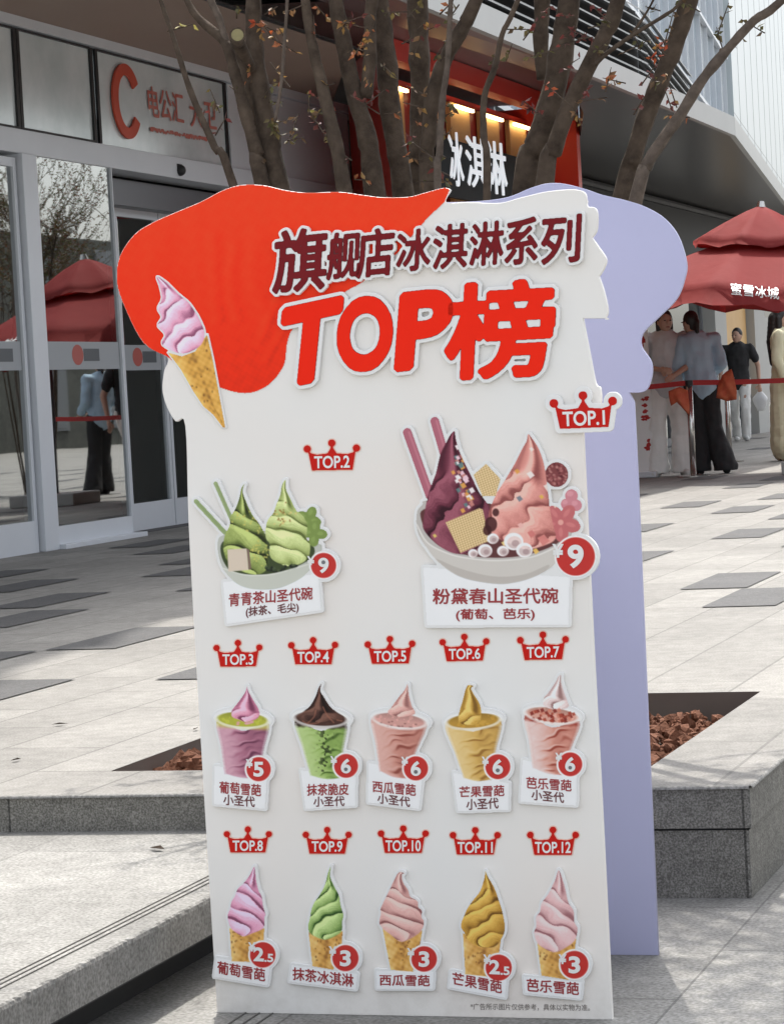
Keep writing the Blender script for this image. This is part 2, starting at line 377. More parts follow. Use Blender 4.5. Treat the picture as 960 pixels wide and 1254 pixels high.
tag(obj('rock_mulch',bm,M['rock'],smooth=False),'reddish brown lava rocks filling the stone tree pit','rocks',kind='stuff')

# ================================================================ printing tools for the menu board
BO = Vector((-1.978,4.526,0)); BD = Vector((.789,.028,0)).normalized(); BN = Vector((BD.y,-BD.x,0)); BRZ = math.atan2(BD.y,BD.x)
_rn = CR.dot(BN),CU.dot(BN),CF.dot(BN)
def bp(px,py):
    d=ray(px,py); t=(BO-EYE).dot(BN)/d.dot(BN); q=EYE+d*t-BO; return q.dot(BD), q.z
def bpa(X,Y):
    a=(X-480)/F; b=-(Y-627)/F
    D=[CR[k]*a+CU[k]*b+CF[k] for k in range(3)]
    t=(BO-EYE).dot(BN)/(D[0]*BN.x+D[1]*BN.y+D[2]*BN.z)
    return (D[0]*t-BO.x)*BD.x+(D[1]*t-BO.y)*BD.y, ZC+D[2]*t
GAIN=1.2
class Cv:
    """a small paint canvas in photo pixels"""
    def __init__(s,x0,y0,x1,y1,st=.8):
        s.st=st; s.xs=np.arange(x0,x1,st); s.ys=np.arange(y0,y1,st); s.X,s.Y=np.meshgrid(s.xs,s.ys)
        s.c=np.full(s.X.shape+(3,),236.); s.a=np.zeros(s.X.shape)
        p=np.random.default_rng(int(x0*7+y0)).uniform(0,6.28,8)
        s.n=(np.sin(s.X*.31+p[0]+1.3*np.sin(s.Y*.17+p[1]))+np.sin(s.Y*.37+p[2]+1.4*np.sin(s.X*.21+p[3]))+.7*np.sin(s.X*.83+s.Y*.41+p[4])+.7*np.sin(s.Y*.93-s.X*.57+p[5]))/3.4
        s.m=(np.sin(s.X*.16+p[5]+1.1*np.sin(s.Y*.09+p[6]))+np.sin(s.Y*.21+p[7]+.9*np.sin(s.X*.12+p[0]))+.5*np.sin(s.X*.30-s.Y*.26+p[2]))/2.2
    def poly(s,pts,soft=.7):
        pts=np.array(pts,float); ins=np.zeros(s.X.shape,bool); d2=np.full(s.X.shape,1e9)
        for (x0,y0),(x1,y1) in zip(pts,np.roll(pts,-1,0)):
            if y0!=y1:
                cnd=((y0>s.Y)!=(y1>s.Y)); ins^=cnd&(s.X<(x1-x0)*(s.Y-y0)/(y1-y0)+x0)
            ex,ey=x1-x0,y1-y0; l=ex*ex+ey*ey+1e-9; t=np.clip(((s.X-x0)*ex+(s.Y-y0)*ey)/l,0,1)
            d2=np.minimum(d2,(s.X-x0-t*ex)**2+(s.Y-y0-t*ey)**2)
        sd=np.sqrt(d2)*np.where(ins,1,-1); return np.clip(.5+sd/(2*soft),0,1)
    def sp(s,pts,soft=.7,n=5): return s.poly(cr(pts,n),soft)
    def ell(s,cx,cy,rx,ry,ang=0,soft=.7):
        c,sn=math.cos(ang),math.sin(ang); u=(s.X-cx)*c+(s.Y-cy)*sn; v=-(s.X-cx)*sn+(s.Y-cy)*c
        r=np.sqrt((u/rx)**2+(v/ry)**2); return np.clip(.5+(1-r)*min(rx,ry)/(2*soft),0,1)
    def line(s,pts,wd,soft=.7):
        d=np.full(s.X.shape,1e9)
        for (x0,y0),(x1,y1) in zip(pts,pts[1:]):
            ex,ey=x1-x0,y1-y0; l=ex*ex+ey*ey+1e-9; t=np.clip(((s.X-x0)*ex+(s.Y-y0)*ey)/l,0,1)
            d=np.minimum(d,np.hypot(s.X-x0-t*ex,s.Y-y0-t*ey))
        return np.clip(.5+(wd/2-d)/(2*soft),0,1)
    def fill(s,m,col,k=1.,al=True):
        m=(m*k)[...,None]; s.c=s.c*(1-m)+np.asarray(col,float)*m
        if al: s.a=np.maximum(s.a,m[...,0])
    def span(s,m):
        ok=m>.5; has=ok.any(1); lo=np.where(has,s.xs[np.argmax(ok,1)],0.); hi=np.where(has,s.xs[len(s.xs)-1-np.argmax(ok[:,::-1],1)],1.)
        cx=((lo+hi)/2)[:,None]; hw=np.maximum((hi-lo)/2,1.2)[:,None]; ys=s.ys[has]
        return (s.X-cx)/hw, (s.Y-ys[0])/max(ys[-1]-ys[0],1)
def mix3(t,a,b,c):
    t=np.clip(t,0,1)[...,None]; a,b,c=[np.asarray(q,float) for q in (a,b,c)]
    return np.where(t<.5,a+(b-a)*t*2,b+(c-b)*(t-.5)*2)
def swirl(cv,pts,light,mid,dark,n=4.2,slope=.55,tip=.30,curv=.25,pw=.8,smooth=True,tint=None):
    """one soft-serve swirl: twisted tip, then rolls with a lit top and a creased underside"""
    m=cv.sp(pts) if smooth else cv.poly(pts)
    s_,h=cv.span(m); s_=np.clip(s_,-1.2,1.2)
    ph=n*np.clip(h,0,1)**pw+slope*s_*np.clip((h-.1)*4,0.2,1)-curv*s_*s_+.20*cv.m
    f=ph-np.floor(ph); cell=np.floor(ph)
    amp=np.clip(.62+.5*np.sin(cell*2.1+s_*2.2+1.)+.35*cv.m,.12,1.15)      # creases deepen and die out along the roll
    sh=.20+.34*f**1.2+amp*.62*np.clip((f-.60)/.40,0,1)**2.2
    sh=np.where(f<.10,.20+(sh*0+.58*amp)*(1-f/.10)**1.5,sh)
    sh=sh-.16*amp*np.exp(-((f-.20)/.10)**2)*np.exp(-((s_+.2)/.6)**2)
    sh=sh+.20*np.clip(s_,0,1)**2+.14*np.clip(-s_-.5,0,1)+.03*cv.n
    sh=sh+.035*np.sin(6.283*(ph*4.3+.6*cv.m))*amp-.24*amp*np.exp(-((f-.24)/.035)**2)*np.exp(-((s_+.25)/.35)**2)
    sh=sh+np.random.default_rng(3).normal(0,.022,sh.shape)
    tp=.5-.42*np.exp(-((s_+.05-.25*np.sin(h*9))/.28)**2)+.42*np.exp(-((s_-.5)/.3)**2)+.2*np.exp(-((s_+.75)/.25)**2)
    k=np.clip((tip-h+.09*s_)/.10,0,1); sh=sh*(1-k)+tp*k
    cv.fill(m,mix3((sh-.5)*1.5+.43,np.minimum(np.array(light)*1.04+6,255),mid,dark)); return m
def waffle(cv,pts,base=(205,150,62),dk=(120,72,28),lt=(232,196,120)):
    m=cv.poly(pts); s_,h=cv.span(m)
    cv.fill(m,mix3(.5+.45*np.abs(s_+.25)*-1+.5*np.clip(s_,0,1)+.25*cv.n+.25*np.exp(-((s_-.1)/.16)**2),lt,base,dk))
    r=np.random.default_rng(int(pts[0][0])); P=np.array(pts,float); x0,y0=P.min(0); x1,y1=P.max(0)
    for _ in range(26):
        cv.fill(cv.ell(r.uniform(x0,x1),r.uniform(y0,y0+(y1-y0)*.75),r.uniform(.6,1.2),r.uniform(.6,1.5))*m,dk,.75,False)
    return m
def cells_mesh(cv,thr=.5,depth=.0105,grey=.10):
    """the painted canvas as a fine printed sheet lying on its backing"""
    ok=cv.a>thr; idx=-np.ones(cv.X.shape,int); q=ok[:-1,:-1]&ok[1:,:-1]&ok[:-1,1:]&ok[1:,1:]
    use=np.zeros(cv.X.shape,bool); use[:-1,:-1]|=q; use[1:,:-1]|=q; use[:-1,1:]|=q; use[1:,1:]|=q
    idx[use]=np.arange(use.sum()); U,Vv=bpa(cv.X[use],cv.Y[use]); co=np.stack([U,np.full(U.shape,-depth),Vv],1)
    i,j=np.nonzero(q); fc=np.stack([idx[i,j],idx[i+1,j],idx[i+1,j+1],idx[i,j+1]],1)
    me=bpy.data.meshes.new('printed_picture'); me.from_pydata(co.tolist(),[],fc.tolist())
    at=me.color_attributes.new('Col','FLOAT_COLOR','POINT'); L=np.clip(lin(np.clip(cv.c[use],0,255))*GAIN,0,.88); L=L*(1-grey)+grey*L.mean(1,keepdims=True)
    at.data.foreach_set('color',np.concatenate([L,np.ones((len(L),1))],1).ravel()); return me
def dilate(m,r,octo=False,it=2):
    """soft field that crosses .5 at r samples outside the mask"""
    H,W=m.shape; pad=int(r)+3; k=np.pad(m>.5,pad); d=np.full(k.shape,1e9); R_=int(r)+2
    for dy in range(-R_,R_+1):
        for dx in range(-R_,R_+1):
            dd=max(abs(dx),abs(dy),.78*(abs(dx)+abs(dy))) if octo else math.hypot(dx,dy)
            if dd<=R_+.5: d=np.minimum(d,np.where(np.roll(np.roll(k,dy,0),dx,1),dd,1e9))
    f=np.clip(.5+(r-np.minimum(d,R_+1))/2.,0,1)
    for _ in range(it):
        f=(f+np.roll(f,1,0)+np.roll(f,-1,0)+np.roll(f,1,1)+np.roll(f,-1,1))/5
    return f,pad
def contours(f,lv=.4997):
    f=np.pad(f,1); H,W=f.shape; seg={}
    b=f>lv
    act=np.argwhere((b[:-1,:-1]!=b[1:,1:])|(b[:-1,1:]!=b[1:,:-1])|(b[:-1,:-1]!=b[:-1,1:]))
    pt={}
    def e(i,j,o):
        key=(i,j,o)
        if key not in pt:
            a=f[i,j]; c=f[i,j+1] if o==0 else f[i+1,j]; t=min(.97,max(.03,(lv-a)/(c-a) if c!=a else .5))
            pt[key]=((j+t,i) if o==0 else (j,i+t))
        return key
    for i,j in act:
        i=int(i); j=int(j); a,c,d,g=b[i,j],b[i,j+1],b[i+1,j+1],b[i+1,j]; T=lambda:e(i,j,0); Rr=lambda:e(i,j+1,1); Bt=lambda:e(i+1,j,0); Lf=lambda:e(i,j,1)
        k=a*8+c*4+d*2+g
        tb={1:[(Lf,Bt)],2:[(Bt,Rr)],3:[(Lf,Rr)],4:[(Rr,T)],5:[(Lf,T),(Rr,Bt)],6:[(Bt,T)],7:[(Lf,T)],8:[(T,Lf)],9:[(T,Bt)],10:[(T,Rr),(Bt,Lf)],11:[(T,Rr)],12:[(Rr,Lf)],13:[(Rr,Bt)],14:[(Bt,Lf)]}
        for p,q in tb.get(int(k),[]): seg[p()]=q()
    loops=[]
    while seg:
        s0,nx=seg.popitem(); lp=[s0]
        while nx!=s0 and nx in seg: lp.append(nx); nx=seg.pop(nx)
        loops.append([(pt[k][0]-1,pt[k][1]-1) for k in lp])
    return loops
def flat_mesh(loops,depth0,depth1,bev=0.):
    """closed loops in board (u,v) -> solid between two depths in front of the board face"""
    cu=bpy.data.curves.new('outline','CURVE'); cu.dimensions='2D'; cu.fill_mode='BOTH'; th=abs(depth1-depth0)
    cu.extrude=max(th/2-bev,1e-5); cu.bevel_depth=bev; cu.bevel_resolution=1; cu.offset=-bev
    for lp in loops:
        if len(lp)<4: continue
        sp=cu.splines.new('POLY'); sp.points.add(len(lp)-1); sp.points.foreach_set('co',np.array([(x,y,0,1) for x,y in lp]).ravel()); sp.use_cyclic_u=True
    o=bpy.data.objects.new('outline',cu); COL.objects.link(o); me=apply_eval(o)
    mid=(depth0+depth1)/2; n=len(me.vertices); co=np.empty(n*3); me.vertices.foreach_get('co',co); co=co.reshape(-1,3)
    co=np.stack([co[:,0],-(co[:,2]+mid),co[:,1]],1); me.vertices.foreach_set('co',co.ravel()); me.update(); return me
def field_loops(f,pad,x0,y0,st):
    out=[]
    for lp in contours(f):
        if len(lp)<8: continue
        P=np.array(lp); P=(np.roll(P,1,0)+2*P+np.roll(P,-1,0))/4
        U,Vv=bpa(x0+(P[:,0]-pad)*st,y0+(P[:,1]-pad)*st); out.append(list(zip(U,Vv)))
    return out
def glyphs(txt,offset=0.0,sx=1.,spc=1.0):
    cu=bpy.data.curves.new('lettering','FONT'); cu.body=txt; cu.size=1; cu.offset=offset; cu.resolution_u=6; cu.space_character=spc
    o=bpy.data.objects.new('lettering',cu); COL.objects.link(o); me=apply_eval(o)
    n=len(me.vertices); co=np.empty(n*3); me.vertices.foreach_get('co',co); co=co.reshape(-1,3)[:,:2].copy()
    fs=[tuple(p.vertices) for p in me.polygons]; bpy.data.meshes.remove(me)
    lo,hi=co.min(0),co.max(0); return (co-lo)/(hi-lo),fs,(hi-lo)[0]/(hi-lo)[1]
def has_cjk(t): return any(ord(c)>0x2e80 for c in t)
_bold={}
def bold(txt,r,res=100):
    """lettering thickened evenly: glyphs rastered, grown by r (fraction of the text height), traced again"""
    key=(txt,round(r,4),res)
    if key in _bold: return _bold[key]
    g,fs,asp=glyphs(txt,0.); st=1./res; P=np.stack([g[:,0]*asp,1-g[:,1]],1)
    ms=raster(P,fs,-2*st,-2*st,asp+2*st,1+2*st,st); f,pad=dilate(ms.astype(float),r*res,True,1); cu=bpy.data.curves.new('l','CURVE'); cu.dimensions='2D'; cu.fill_mode='BOTH'; cu.extrude=.01
    for lp in contours(f):
        if len(lp)<6: continue
        Q=np.array(lp); Q=(np.roll(Q,1,0)+2*Q+np.roll(Q,-1,0))/4; Q=(Q-pad)*st-2*st
        sp=cu.splines.new('POLY'); sp.points.add(len(Q)-1); sp.points.foreach_set('co',np.stack([Q[:,0],1-Q[:,1],0*Q[:,0],0*Q[:,0]+1],1).ravel()); sp.use_cyclic_u=True
    o=bpy.data.objects.new('l',cu); COL.objects.link(o); me=apply_eval(o); n=len(me.vertices); co=np.empty(n*3); me.vertices.foreach_get('co',co); zz=co[2::3]; co=co.reshape(-1,3)[:,:2].copy()
    ff=[tuple(p.vertices) for p in me.polygons if all(zz[i]>0 for i in p.vertices)]; bpy.data.meshes.remove(me)
    us=sorted({i for q in ff for i in q}); mp={i:k for k,i in enumerate(us)}; co=co[us]; ff=[tuple(mp[i] for i in q) for q in ff]; lo,hi=co.min(0),co.max(0)
    _bold[key]=((co-lo)/(hi-lo),ff,(hi-lo)[0]/(hi-lo)[1]); return _bold[key]
def text_px(txt,quad,offset=.012,spc=1.):
    """letters stretched over a quad (tl,tr,br,bl) given in photo pixels; returns px coordinates"""
    g,fs,_=bold(txt,offset) if has_cjk(txt) else glyphs(txt,offset,spc=spc); tl,tr,br,bl=[np.array(q,float) for q in quad]
    u=g[:,0:1]; v=g[:,1:2]; return (bl*(1-u)+br*u)*(1-v)+(tl*(1-u)+tr*u)*v,fs
def text_mesh(name,txt,quad,depth,m,parent,offset=.012,spc=1.):
    P,fs=text_px(txt,quad,offset,spc); U,Vv=bpa(P[:,0],P[:,1])
    me=bpy.data.meshes.new(name); me.from_pydata(np.stack([U,np.full(U.shape,-depth),Vv],1).tolist(),[],fs)
    # face the viewer
    me.update(); 
    if len(me.polygons) and me.polygons[0].normal.y>0: me.flip_normals()
    return obj(name,me,m,parent)
def raster(P,fs,x0,y0,x1,y1,st):
    xs=np.arange(x0,x1,st); ys=np.arange(y0,y1,st); m=np.zeros((len(ys),len(xs)),bool)
    for f in fs:
        for k in range(1,len(f)-1):
            a,b,c=P[f[0]],P[f[k]],P[f[k+1]]
            j0,j1=int((min(a[0],b[0],c[0])-x0)/st),int((max(a[0],b[0],c[0])-x0)/st)+2; i0,i1=int((min(a[1],b[1],c[1])-y0)/st),int((max(a[1],b[1],c[1])-y0)/st)+2
            j0=max(j0,0); i0=max(i0,0); X,Y=np.meshgrid(xs[j0:j1],ys[i0:i1])
            if X.size==0: continue
            d1=(X-b[0])*(a[1]-b[1])-(a[0]-b[0])*(Y-b[1]); d2=(X-c[0])*(b[1]-c[1])-(b[0]-c[0])*(Y-c[1]); d3=(X-a[0])*(c[1]-a[1])-(c[0]-a[0])*(Y-a[1])
            m[i0:i1,j0:j1]|=~(((d1<0)|(d2<0)|(d3<0))&((d1>0)|(d2>0)|(d3>0)))
    return m
def uvl(pts): return [bp(*p) for p in pts]

# ================================================================ the standee
stand = empty('menu_standee',(BO.x,BO.y,0),BRZ)
tag(stand,'tall white ice cream menu standee with red cape top and lavender rear board','standee')
right = [(575,247.6),(611,248.5),(638,241.7),(670,234.5),(702,232),(715.5,236),(718,247),(718,247.6),(719.5,253),(727,254),(731,261),(730.5,281),(724.6,291),(724.6,291),(733,303),(742,317),(739,329),(733,338.6),(733,338.6),(739,356),(744,380),(741,390),(741,390),(713.5,390),(713.5,390)]
lower = [(721.5,431.6),(729,469),(735,476),(734,500),(716,520),(714,529)]
cape = [(205,437),(176,420),(153,376),(143.5,345),(147,314),(165,287),(188,272),(215,260),(246,247),(273,233),(296,226.5),(323,227),(350,233),(377,236),(415,235),(446,239),(469,241.6),(500,241),(519.6,236),(543,230),(550.5,232),(550.5,234),(545,247.6)]
leftb = [(227,522),(215,516),(204,497),(199,477),(201,455),(205,437)]
outline = [(266,1240),(266,1240),(252,1010),(239,790),(231,640)]+leftb+cape[1:]+right+lower+[(725.4,770),(738,1010),(749.7,1249),(749.7,1249)]
def board_mat():
    m=mat('white printed board',(.84,.835,.82),.36,0,.4); nt=m.node_tree; p=nt.nodes['Principled BSDF']; tc=N(nt,'ShaderNodeTexCoord')
    a=N(nt,'ShaderNodeTexNoise'); a.inputs['Scale'].default_value=2.6; a.inputs['Detail'].default_value=1; nt.links.new(tc.outputs['Object'],a.inputs['Vector'])
    r=N(nt,'ShaderNodeValToRGB'); e=r.color_ramp.elements; e[0].position=.3; e[0].color=(.80,.795,.775,1); e[1].position=.72; e[1].color=(.82,.765,.715,1)
    k=e.new(.5); k.color=(.81,.785,.75,1); nt.links.new(a.outputs[0],r.inputs[0])
    sx=N(nt,'ShaderNodeSeparateXYZ'); nt.links.new(tc.outputs['Object'],sx.inputs[0]); g=N(nt,'ShaderNodeMapRange'); g.inputs[1].default_value=.0; g.inputs[2].default_value=.16; g.inputs[3].default_value=1; g.inputs[4].default_value=0; nt.links.new(sx.outputs[2],g.inputs[0])
    d=N(nt,'ShaderNodeTexNoise'); d.inputs['Scale'].default_value=24; d.inputs['Detail'].default_value=8; d.inputs['Roughness'].default_value=.7; nt.links.new(tc.outputs['Object'],d.inputs['Vector'])
    e2=N(nt,'ShaderNodeMapRange'); e2.inputs[1].default_value=.42; e2.inputs[2].default_value=.7; nt.links.new(d.outputs[0],e2.inputs[0])
    mu=N(nt,'ShaderNodeMath',operation='MULTIPLY'); nt.links.new(g.outputs[0],mu.inputs[0]); nt.links.new(e2.outputs[0],mu.inputs[1]); m2=N(nt,'ShaderNodeMath',operation='MULTIPLY'); m2.inputs[1].default_value=.26; nt.links.new(mu.outputs[0],m2.inputs[0])
    mx=N(nt,'ShaderNodeMix',data_type='RGBA'); nt.links.new(m2.outputs[0],mx.inputs[0]); nt.links.new(r.outputs[0],mx.inputs[6]); mx.inputs[7].default_value=(.42,.38,.33,1); nt.links.new(mx.outputs[2],p.inputs['Base Color']); return m
M['board']=board_mat()
obj('front_board',flat_mesh([uvl(cr(outline,5))],-.012,0,.0012),M['board'],stand)
# rear board: same cut-out seen from behind
YB=.535
def bpb(px,py):
    d=ray(px,py); o=BO-BN*YB; t=(o-EYE).dot(BN)/d.dot(BN); q=EYE+d*t-o; return q.dot(BD), q.z
back = [(770,481),(789,479),(797,463),(797,443.5),(785,424),(787,408),(804.6,390),(828,366),(838,340.6),(840,321),(830,289),(812.5,267),(789,253),(765,245),(737,238.5),(713.5,230.6),(690,225),(670,224.6),(650,230),(622.5,241),(590,246),(540,248),(470,250),(420,255),(400,300),(370,330),(385,400),(392,480)]
low = [(806.2,1174),(806.2,1174),(793,880),(781,590),(776,492)]
bl = [bpb(*p) for p in cr(back,5,False)]+[(bpb(395,700)[0],.6),(.02,.0),bpb(806.2,1174)]
bl[-1]=(bpb(806.2,1174)[0],.0)
bl2=[bpb(*p) for p in (low[2],low[3],low[4])]
me=flat_mesh([bl+bl2],-.012,0,.001)
o=obj('rear_board',me,M['lav'],stand); o.location=(0,YB,0)
# struts that tie the two boards together
for u in (.16,.6):
    obj('spacer_panel',B(u,u+.01,.013,YB-.001,.06,.9),M['edge'],stand)
for u in (.1,.58):
    obj('foot_bar',B(u,u+.05,.05,YB-.03,.001,.02),M['edge'],stand)
# printed red cape (folds belong to the print)
cv=Cv(138,220,560,500,1.0)
capeline=cr(cape,5,False)
# inset so the white cut edge shows
cap_poly=[tuple(p) for p in capeline]+cr([(545,247.6),(519,273),(480,318),(444,346),(428,355),(400,372),(372,392),(358,405),(352,422),(348,448),(329,472),(300,482),(262,472),(228,454),(206,438)],6,False)
m=cv.poly(cap_poly); s_x=(cv.X-250)/110
fold=np.zeros(cv.X.shape)
for (pts,wd,amp) in [([(255,290),(258,340),(262,390)],14,.55),([(285,300),(278,345),(288,390)],12,.5),([(232,270),(238,330),(246,380)],16,.25),([(310,285),(306,340),(322,395)],15,.35),([(345,340),(330,385),(315,420)],9,.6),([(360,375),(342,410),(325,440)],7,.7),([(190,290),(178,340),(190,400)],24,.2),([(520,262),(490,285),(460,310)],14,.4)]:
    cl_=cr(pts,6,False); fold+=amp*.55*(cv.line(cl_,wd*.3,wd*.75)-.8*np.roll(cv.line(cl_,wd*.3,wd*.75),int(wd*.8),1))
cv.fill(m,mix3(.42-.5*fold+.05*cv.n+.16*np.clip((cv.Y-330)/160,-.5,1),(238,84,46),(224,44,10),(158,22,8)))
cv.a=np.where(m>.45,1,0)
obj('cape_print',cells_mesh(cv,.5,.0009,0),M['print'],stand)
# held cone cut-out
def sticker(name, cv, parts, border=3.2, label=None, th=.009, smoothloops=True):
    """white backing grown from the painted mask, printed sheet on top; returns the backing"""
    f,pad=dilate(cv.a,border/cv.st)
    lp=[l for l in field_loops(f,pad,cv.xs[0],cv.ys[0],cv.st) if abs(sum(a[0]*b[1]-b[0]*a[1] for a,b in zip(l,l[1:]+l[:1])))>2e-4]
    bk=obj(name,flat_mesh(lp,.0004,th,.0008),M['white'],stand)
    if label: bk['label']=label
    obj('printed_picture',cells_mesh(cv,.5,th+.0005),M['print'],bk)
    for fn in parts: fn(bk,th)
    return bk
cv=Cv(180,326,290,535,.7)
waffle(cv,[(206,431),(224,436),(240,430),(255,409),(262,440),(277.6,524),(274,524),(262,508),(250,498),(238,480),(222,452)],(206,150,50),(110,70,25),(236,190,96))
swirl(cv,[(193,338),(207,347),(219,359),(232,370),(240,381),(246,391),(252,408),(247.5,422),(234,431.6),(222,433),(212,430),(199,421),(203,410),(194,399),(199,388),(194,378),(199,366),(197,352)],(246,198,216),(220,146,176),(142,74,106),n=4.6,slope=.8,tip=.2)
sticker('cone_cutout',cv,[],1.6,th=.004)

# ---------------------------------------------------------------- title
TS=.6; TB=(320,235,735,500)
def glyph_px(ch,x0,y0,x1,y1,k,off,ital=0):
    """k: rise to the right; ital: lean"""
    g,fs,_=bold(ch,off,180); w_=x1-x0; h_=y1-y0-abs(k)*w_; gx=g[:,0]; gy=g[:,1]
    x=x0+gx*(w_-abs(ital)*h_)+(gy if ital>0 else 1-gy)*abs(ital)*h_
    y=(y0+max(k,0)*w_)+(1-gy)*h_-k*w_*gx
    return np.stack([x,y],1),fs
title=[('旗',336,277,405,361,.10),('舰',402,282,446,344,.10),('店',438,278,486,342,.10),('冰',487,279,531,334,.09),('淇',531,273,576,331,.08),('淋',576,270,620,327,.08),('系',619,265,662,326,.10),('列',663,262,714,325,.08)]
big=[('T',338,361,424,479,.19,.10),('O',413,361,485,457,.05,.04),('P',484,351,559,456,.10,.08),('榜',544,340,684,467,.05,.05)]
def title_part(name,items,off,bord,th,m,dark):
    P=[];Fs=[];n=0
    for it in items:
        p,fs=glyph_px(*it[:6],off*(1.9 if it[0] in 'TOP' else 1),it[6] if len(it)>6 else .05); P.append(p); Fs+=[tuple(q+n for q in f) for f in fs]; n+=len(p)
    P=np.concatenate(P); x0,y0=P.min(0)-2; x1,y1=P.max(0)+2
    ms=raster(P,Fs,x0,y0,x1,y1,TS)
    f,pad=dilate(ms.astype(float),bord/TS,True); bk=obj(name,flat_mesh(field_loops(f,pad,x0,y0,TS),.0016,th,.0008),M['white'],stand)
    f,pad=dilate(ms.astype(float),.7/TS,True); obj('letter_rim',flat_mesh(field_loops(f,pad,x0,y0,TS),th+.0001,th+.0006),dark,bk)
    U,Vv=bpa(P[:,0],P[:,1]); me=bpy.data.meshes.new('lettering'); me.from_pydata(np.stack([U,np.full(U.shape,-(th+.0012)),Vv],1).tolist(),[],Fs); me.update()
    if me.polygons[0].normal.y>0: me.flip_normals()
    obj('lettering',me,m,bk)
M['rim_m']=mat('dark maroon rim',tuple(lin((86,22,28))),.5); M['rim_r']=mat('dark red rim',tuple(lin((122,30,22))),.5)
title_part('large_title',big,.034,5.0,.010,M['titlered'],M['rim_r'])
title_part('small_title',title,.023,4.0,.012,M['maroon'],M['rim_m'])

# ---------------------------------------------------------------- crowns
def crown(n,cx,cy,w_,rot=0.,raised=False):
    """cx,cy centre of the crown body in pixels, w_ distance between the outer balls"""
    h=w_*.34; c,s_=math.cos(rot),math.sin(rot)
    T=lambda x,y:(cx+x*c-y*s_, cy+x*s_+y*c)
    st=.5; R0=w_*.5+10; k=Cv(cx-R0,cy-R0,cx+R0,cy+R0,st)
    pts=[T(-w_*.475,-h*.70),T(-w_*.40,h*.55),T(w_*.40,h*.55),T(w_*.475,-h*.70),T(w_*.42,-h*.46),T(w_*.30,-h*.36),T(w_*.09,-h*.42),T(w_*.03,-h*.70),T(0,-h*.95),T(-w_*.03,-h*.70),T(-w_*.09,-h*.42),T(-w_*.30,-h*.36),T(-w_*.42,-h*.46)]
    ms=k.poly(pts)
    for x,y in ((-w_*.485,-h*.70),(0,-h*1.02),(w_*.485,-h*.70)): ms=np.maximum(ms,k.ell(*T(x,y),w_*.072,w_*.072))
    f0,p0=dilate(ms,0.3/st)
    if raised:
        f,pad=dilate(ms,6.0/st); bk=obj('crown_badge',flat_mesh(field_loops(f,pad,k.xs[0],k.ys[0],st),.0004,.010,.0008),M['white'],stand); d=.0102
    else:
        f,pad=dilate(ms,1.5/st); bk=obj('crown_badge',flat_mesh(field_loops(f,pad,k.xs[0],k.ys[0],st),.0003,.0008),M['halo'],stand); d=.0010
    obj('crown',flat_mesh(field_loops(f0,p0,k.xs[0],k.ys[0],st),d,d+.0006),M['badgered'],bk)
    tw=w_*(.35 if n<10 else .385); th=h*.36
    text_mesh('lettering','TOP.%d'%n,(T(-tw,-th+h*.08),T(tw,-th+h*.08),T(tw,th+h*.08),T(-tw,th+h*.08)),d+.0011,M['white'],bk,.022)
CW={1:(716,510,74,-.04,True),2:(407,564,62,-.02),3:(292,806,54,-.01),4:(384,803,55,-.01),5:(478,802,56,-.02),6:(569,799,55,-.02),7:(665,797,57,-.02),8:(304,1034,53,0),9:(401,1035,54,0),10:(494,1034,56,0),11:(582,1036,56,0),12:(677,1036,57,0)}
for n,a in CW.items(): crown(n,*a)

# ---------------------------------------------------------------- desserts
LAB=(222,228,236)
def badge(cv,cx,cy,r):
    cv.fill(cv.ell(cx,cy,r+2.2,r+2.2),(240,232,228)); cv.fill(cv.ell(cx,cy,r,r),(186,34,26))
def price(t,cx,cy,r,yx,yy,dot=False):
    def fn(bk,th):
        if t=='2.5':
            text_mesh('price','2',((cx-r*.72,cy-r*.62),(cx+r*.10,cy-r*.58),(cx+r*.10,cy+r*.52),(cx-r*.72,cy+r*.48)),th+.0014,M['white'],bk,.035)
            text_mesh('price','.5',((cx+r*.14,cy-r*.12),(cx+r*.84,cy-r*.08),(cx+r*.84,cy+r*.58),(cx+r*.14,cy+r*.54)),th+.0014,M['white'],bk,.03)
        else:
            text_mesh('price',t,((cx-r*.42,cy-r*.62),(cx+r*.42,cy-r*.62),(cx+r*.42,cy+r*.62),(cx-r*.42,cy+r*.62)),th+.0014,M['white'],bk,.035)
        a=r*.30; text_mesh('price','¥',((yx-a,yy-a*1.2),(yx+a,yy-a*1.2),(yx+a,yy+a*1.2),(yx-a,yy+a*1.2)),th+.0016,M['white'],bk,.03)
        if dot:
            d=Cv(cx-r,cy-r,cx+r,cy+r,.4); f,p=dilate(d.ell(cx,cy+dot*r,r*.17,r*.17),.3); obj('pin_hole',flat_mesh(field_loops(f,p,d.xs[0],d.ys[0],.4),th+.0017,th+.0022),M['metald'],bk)
    return fn
def words(t,x0,y0,x1,y1,k=0.,m='text',off=.026):
    """k: drop to the right in pixels"""
    return lambda bk,th: text_mesh('lettering',t,((x0,y0-k/2),(x1,y0+k/2),(x1,y1+k/2),(x0,y1-k/2)),th+.0012,M[m],bk,off)
def label_quad(cv,q,r=3.):
    m=cv.poly(q,.8); cv.fill(m,LAB); return m

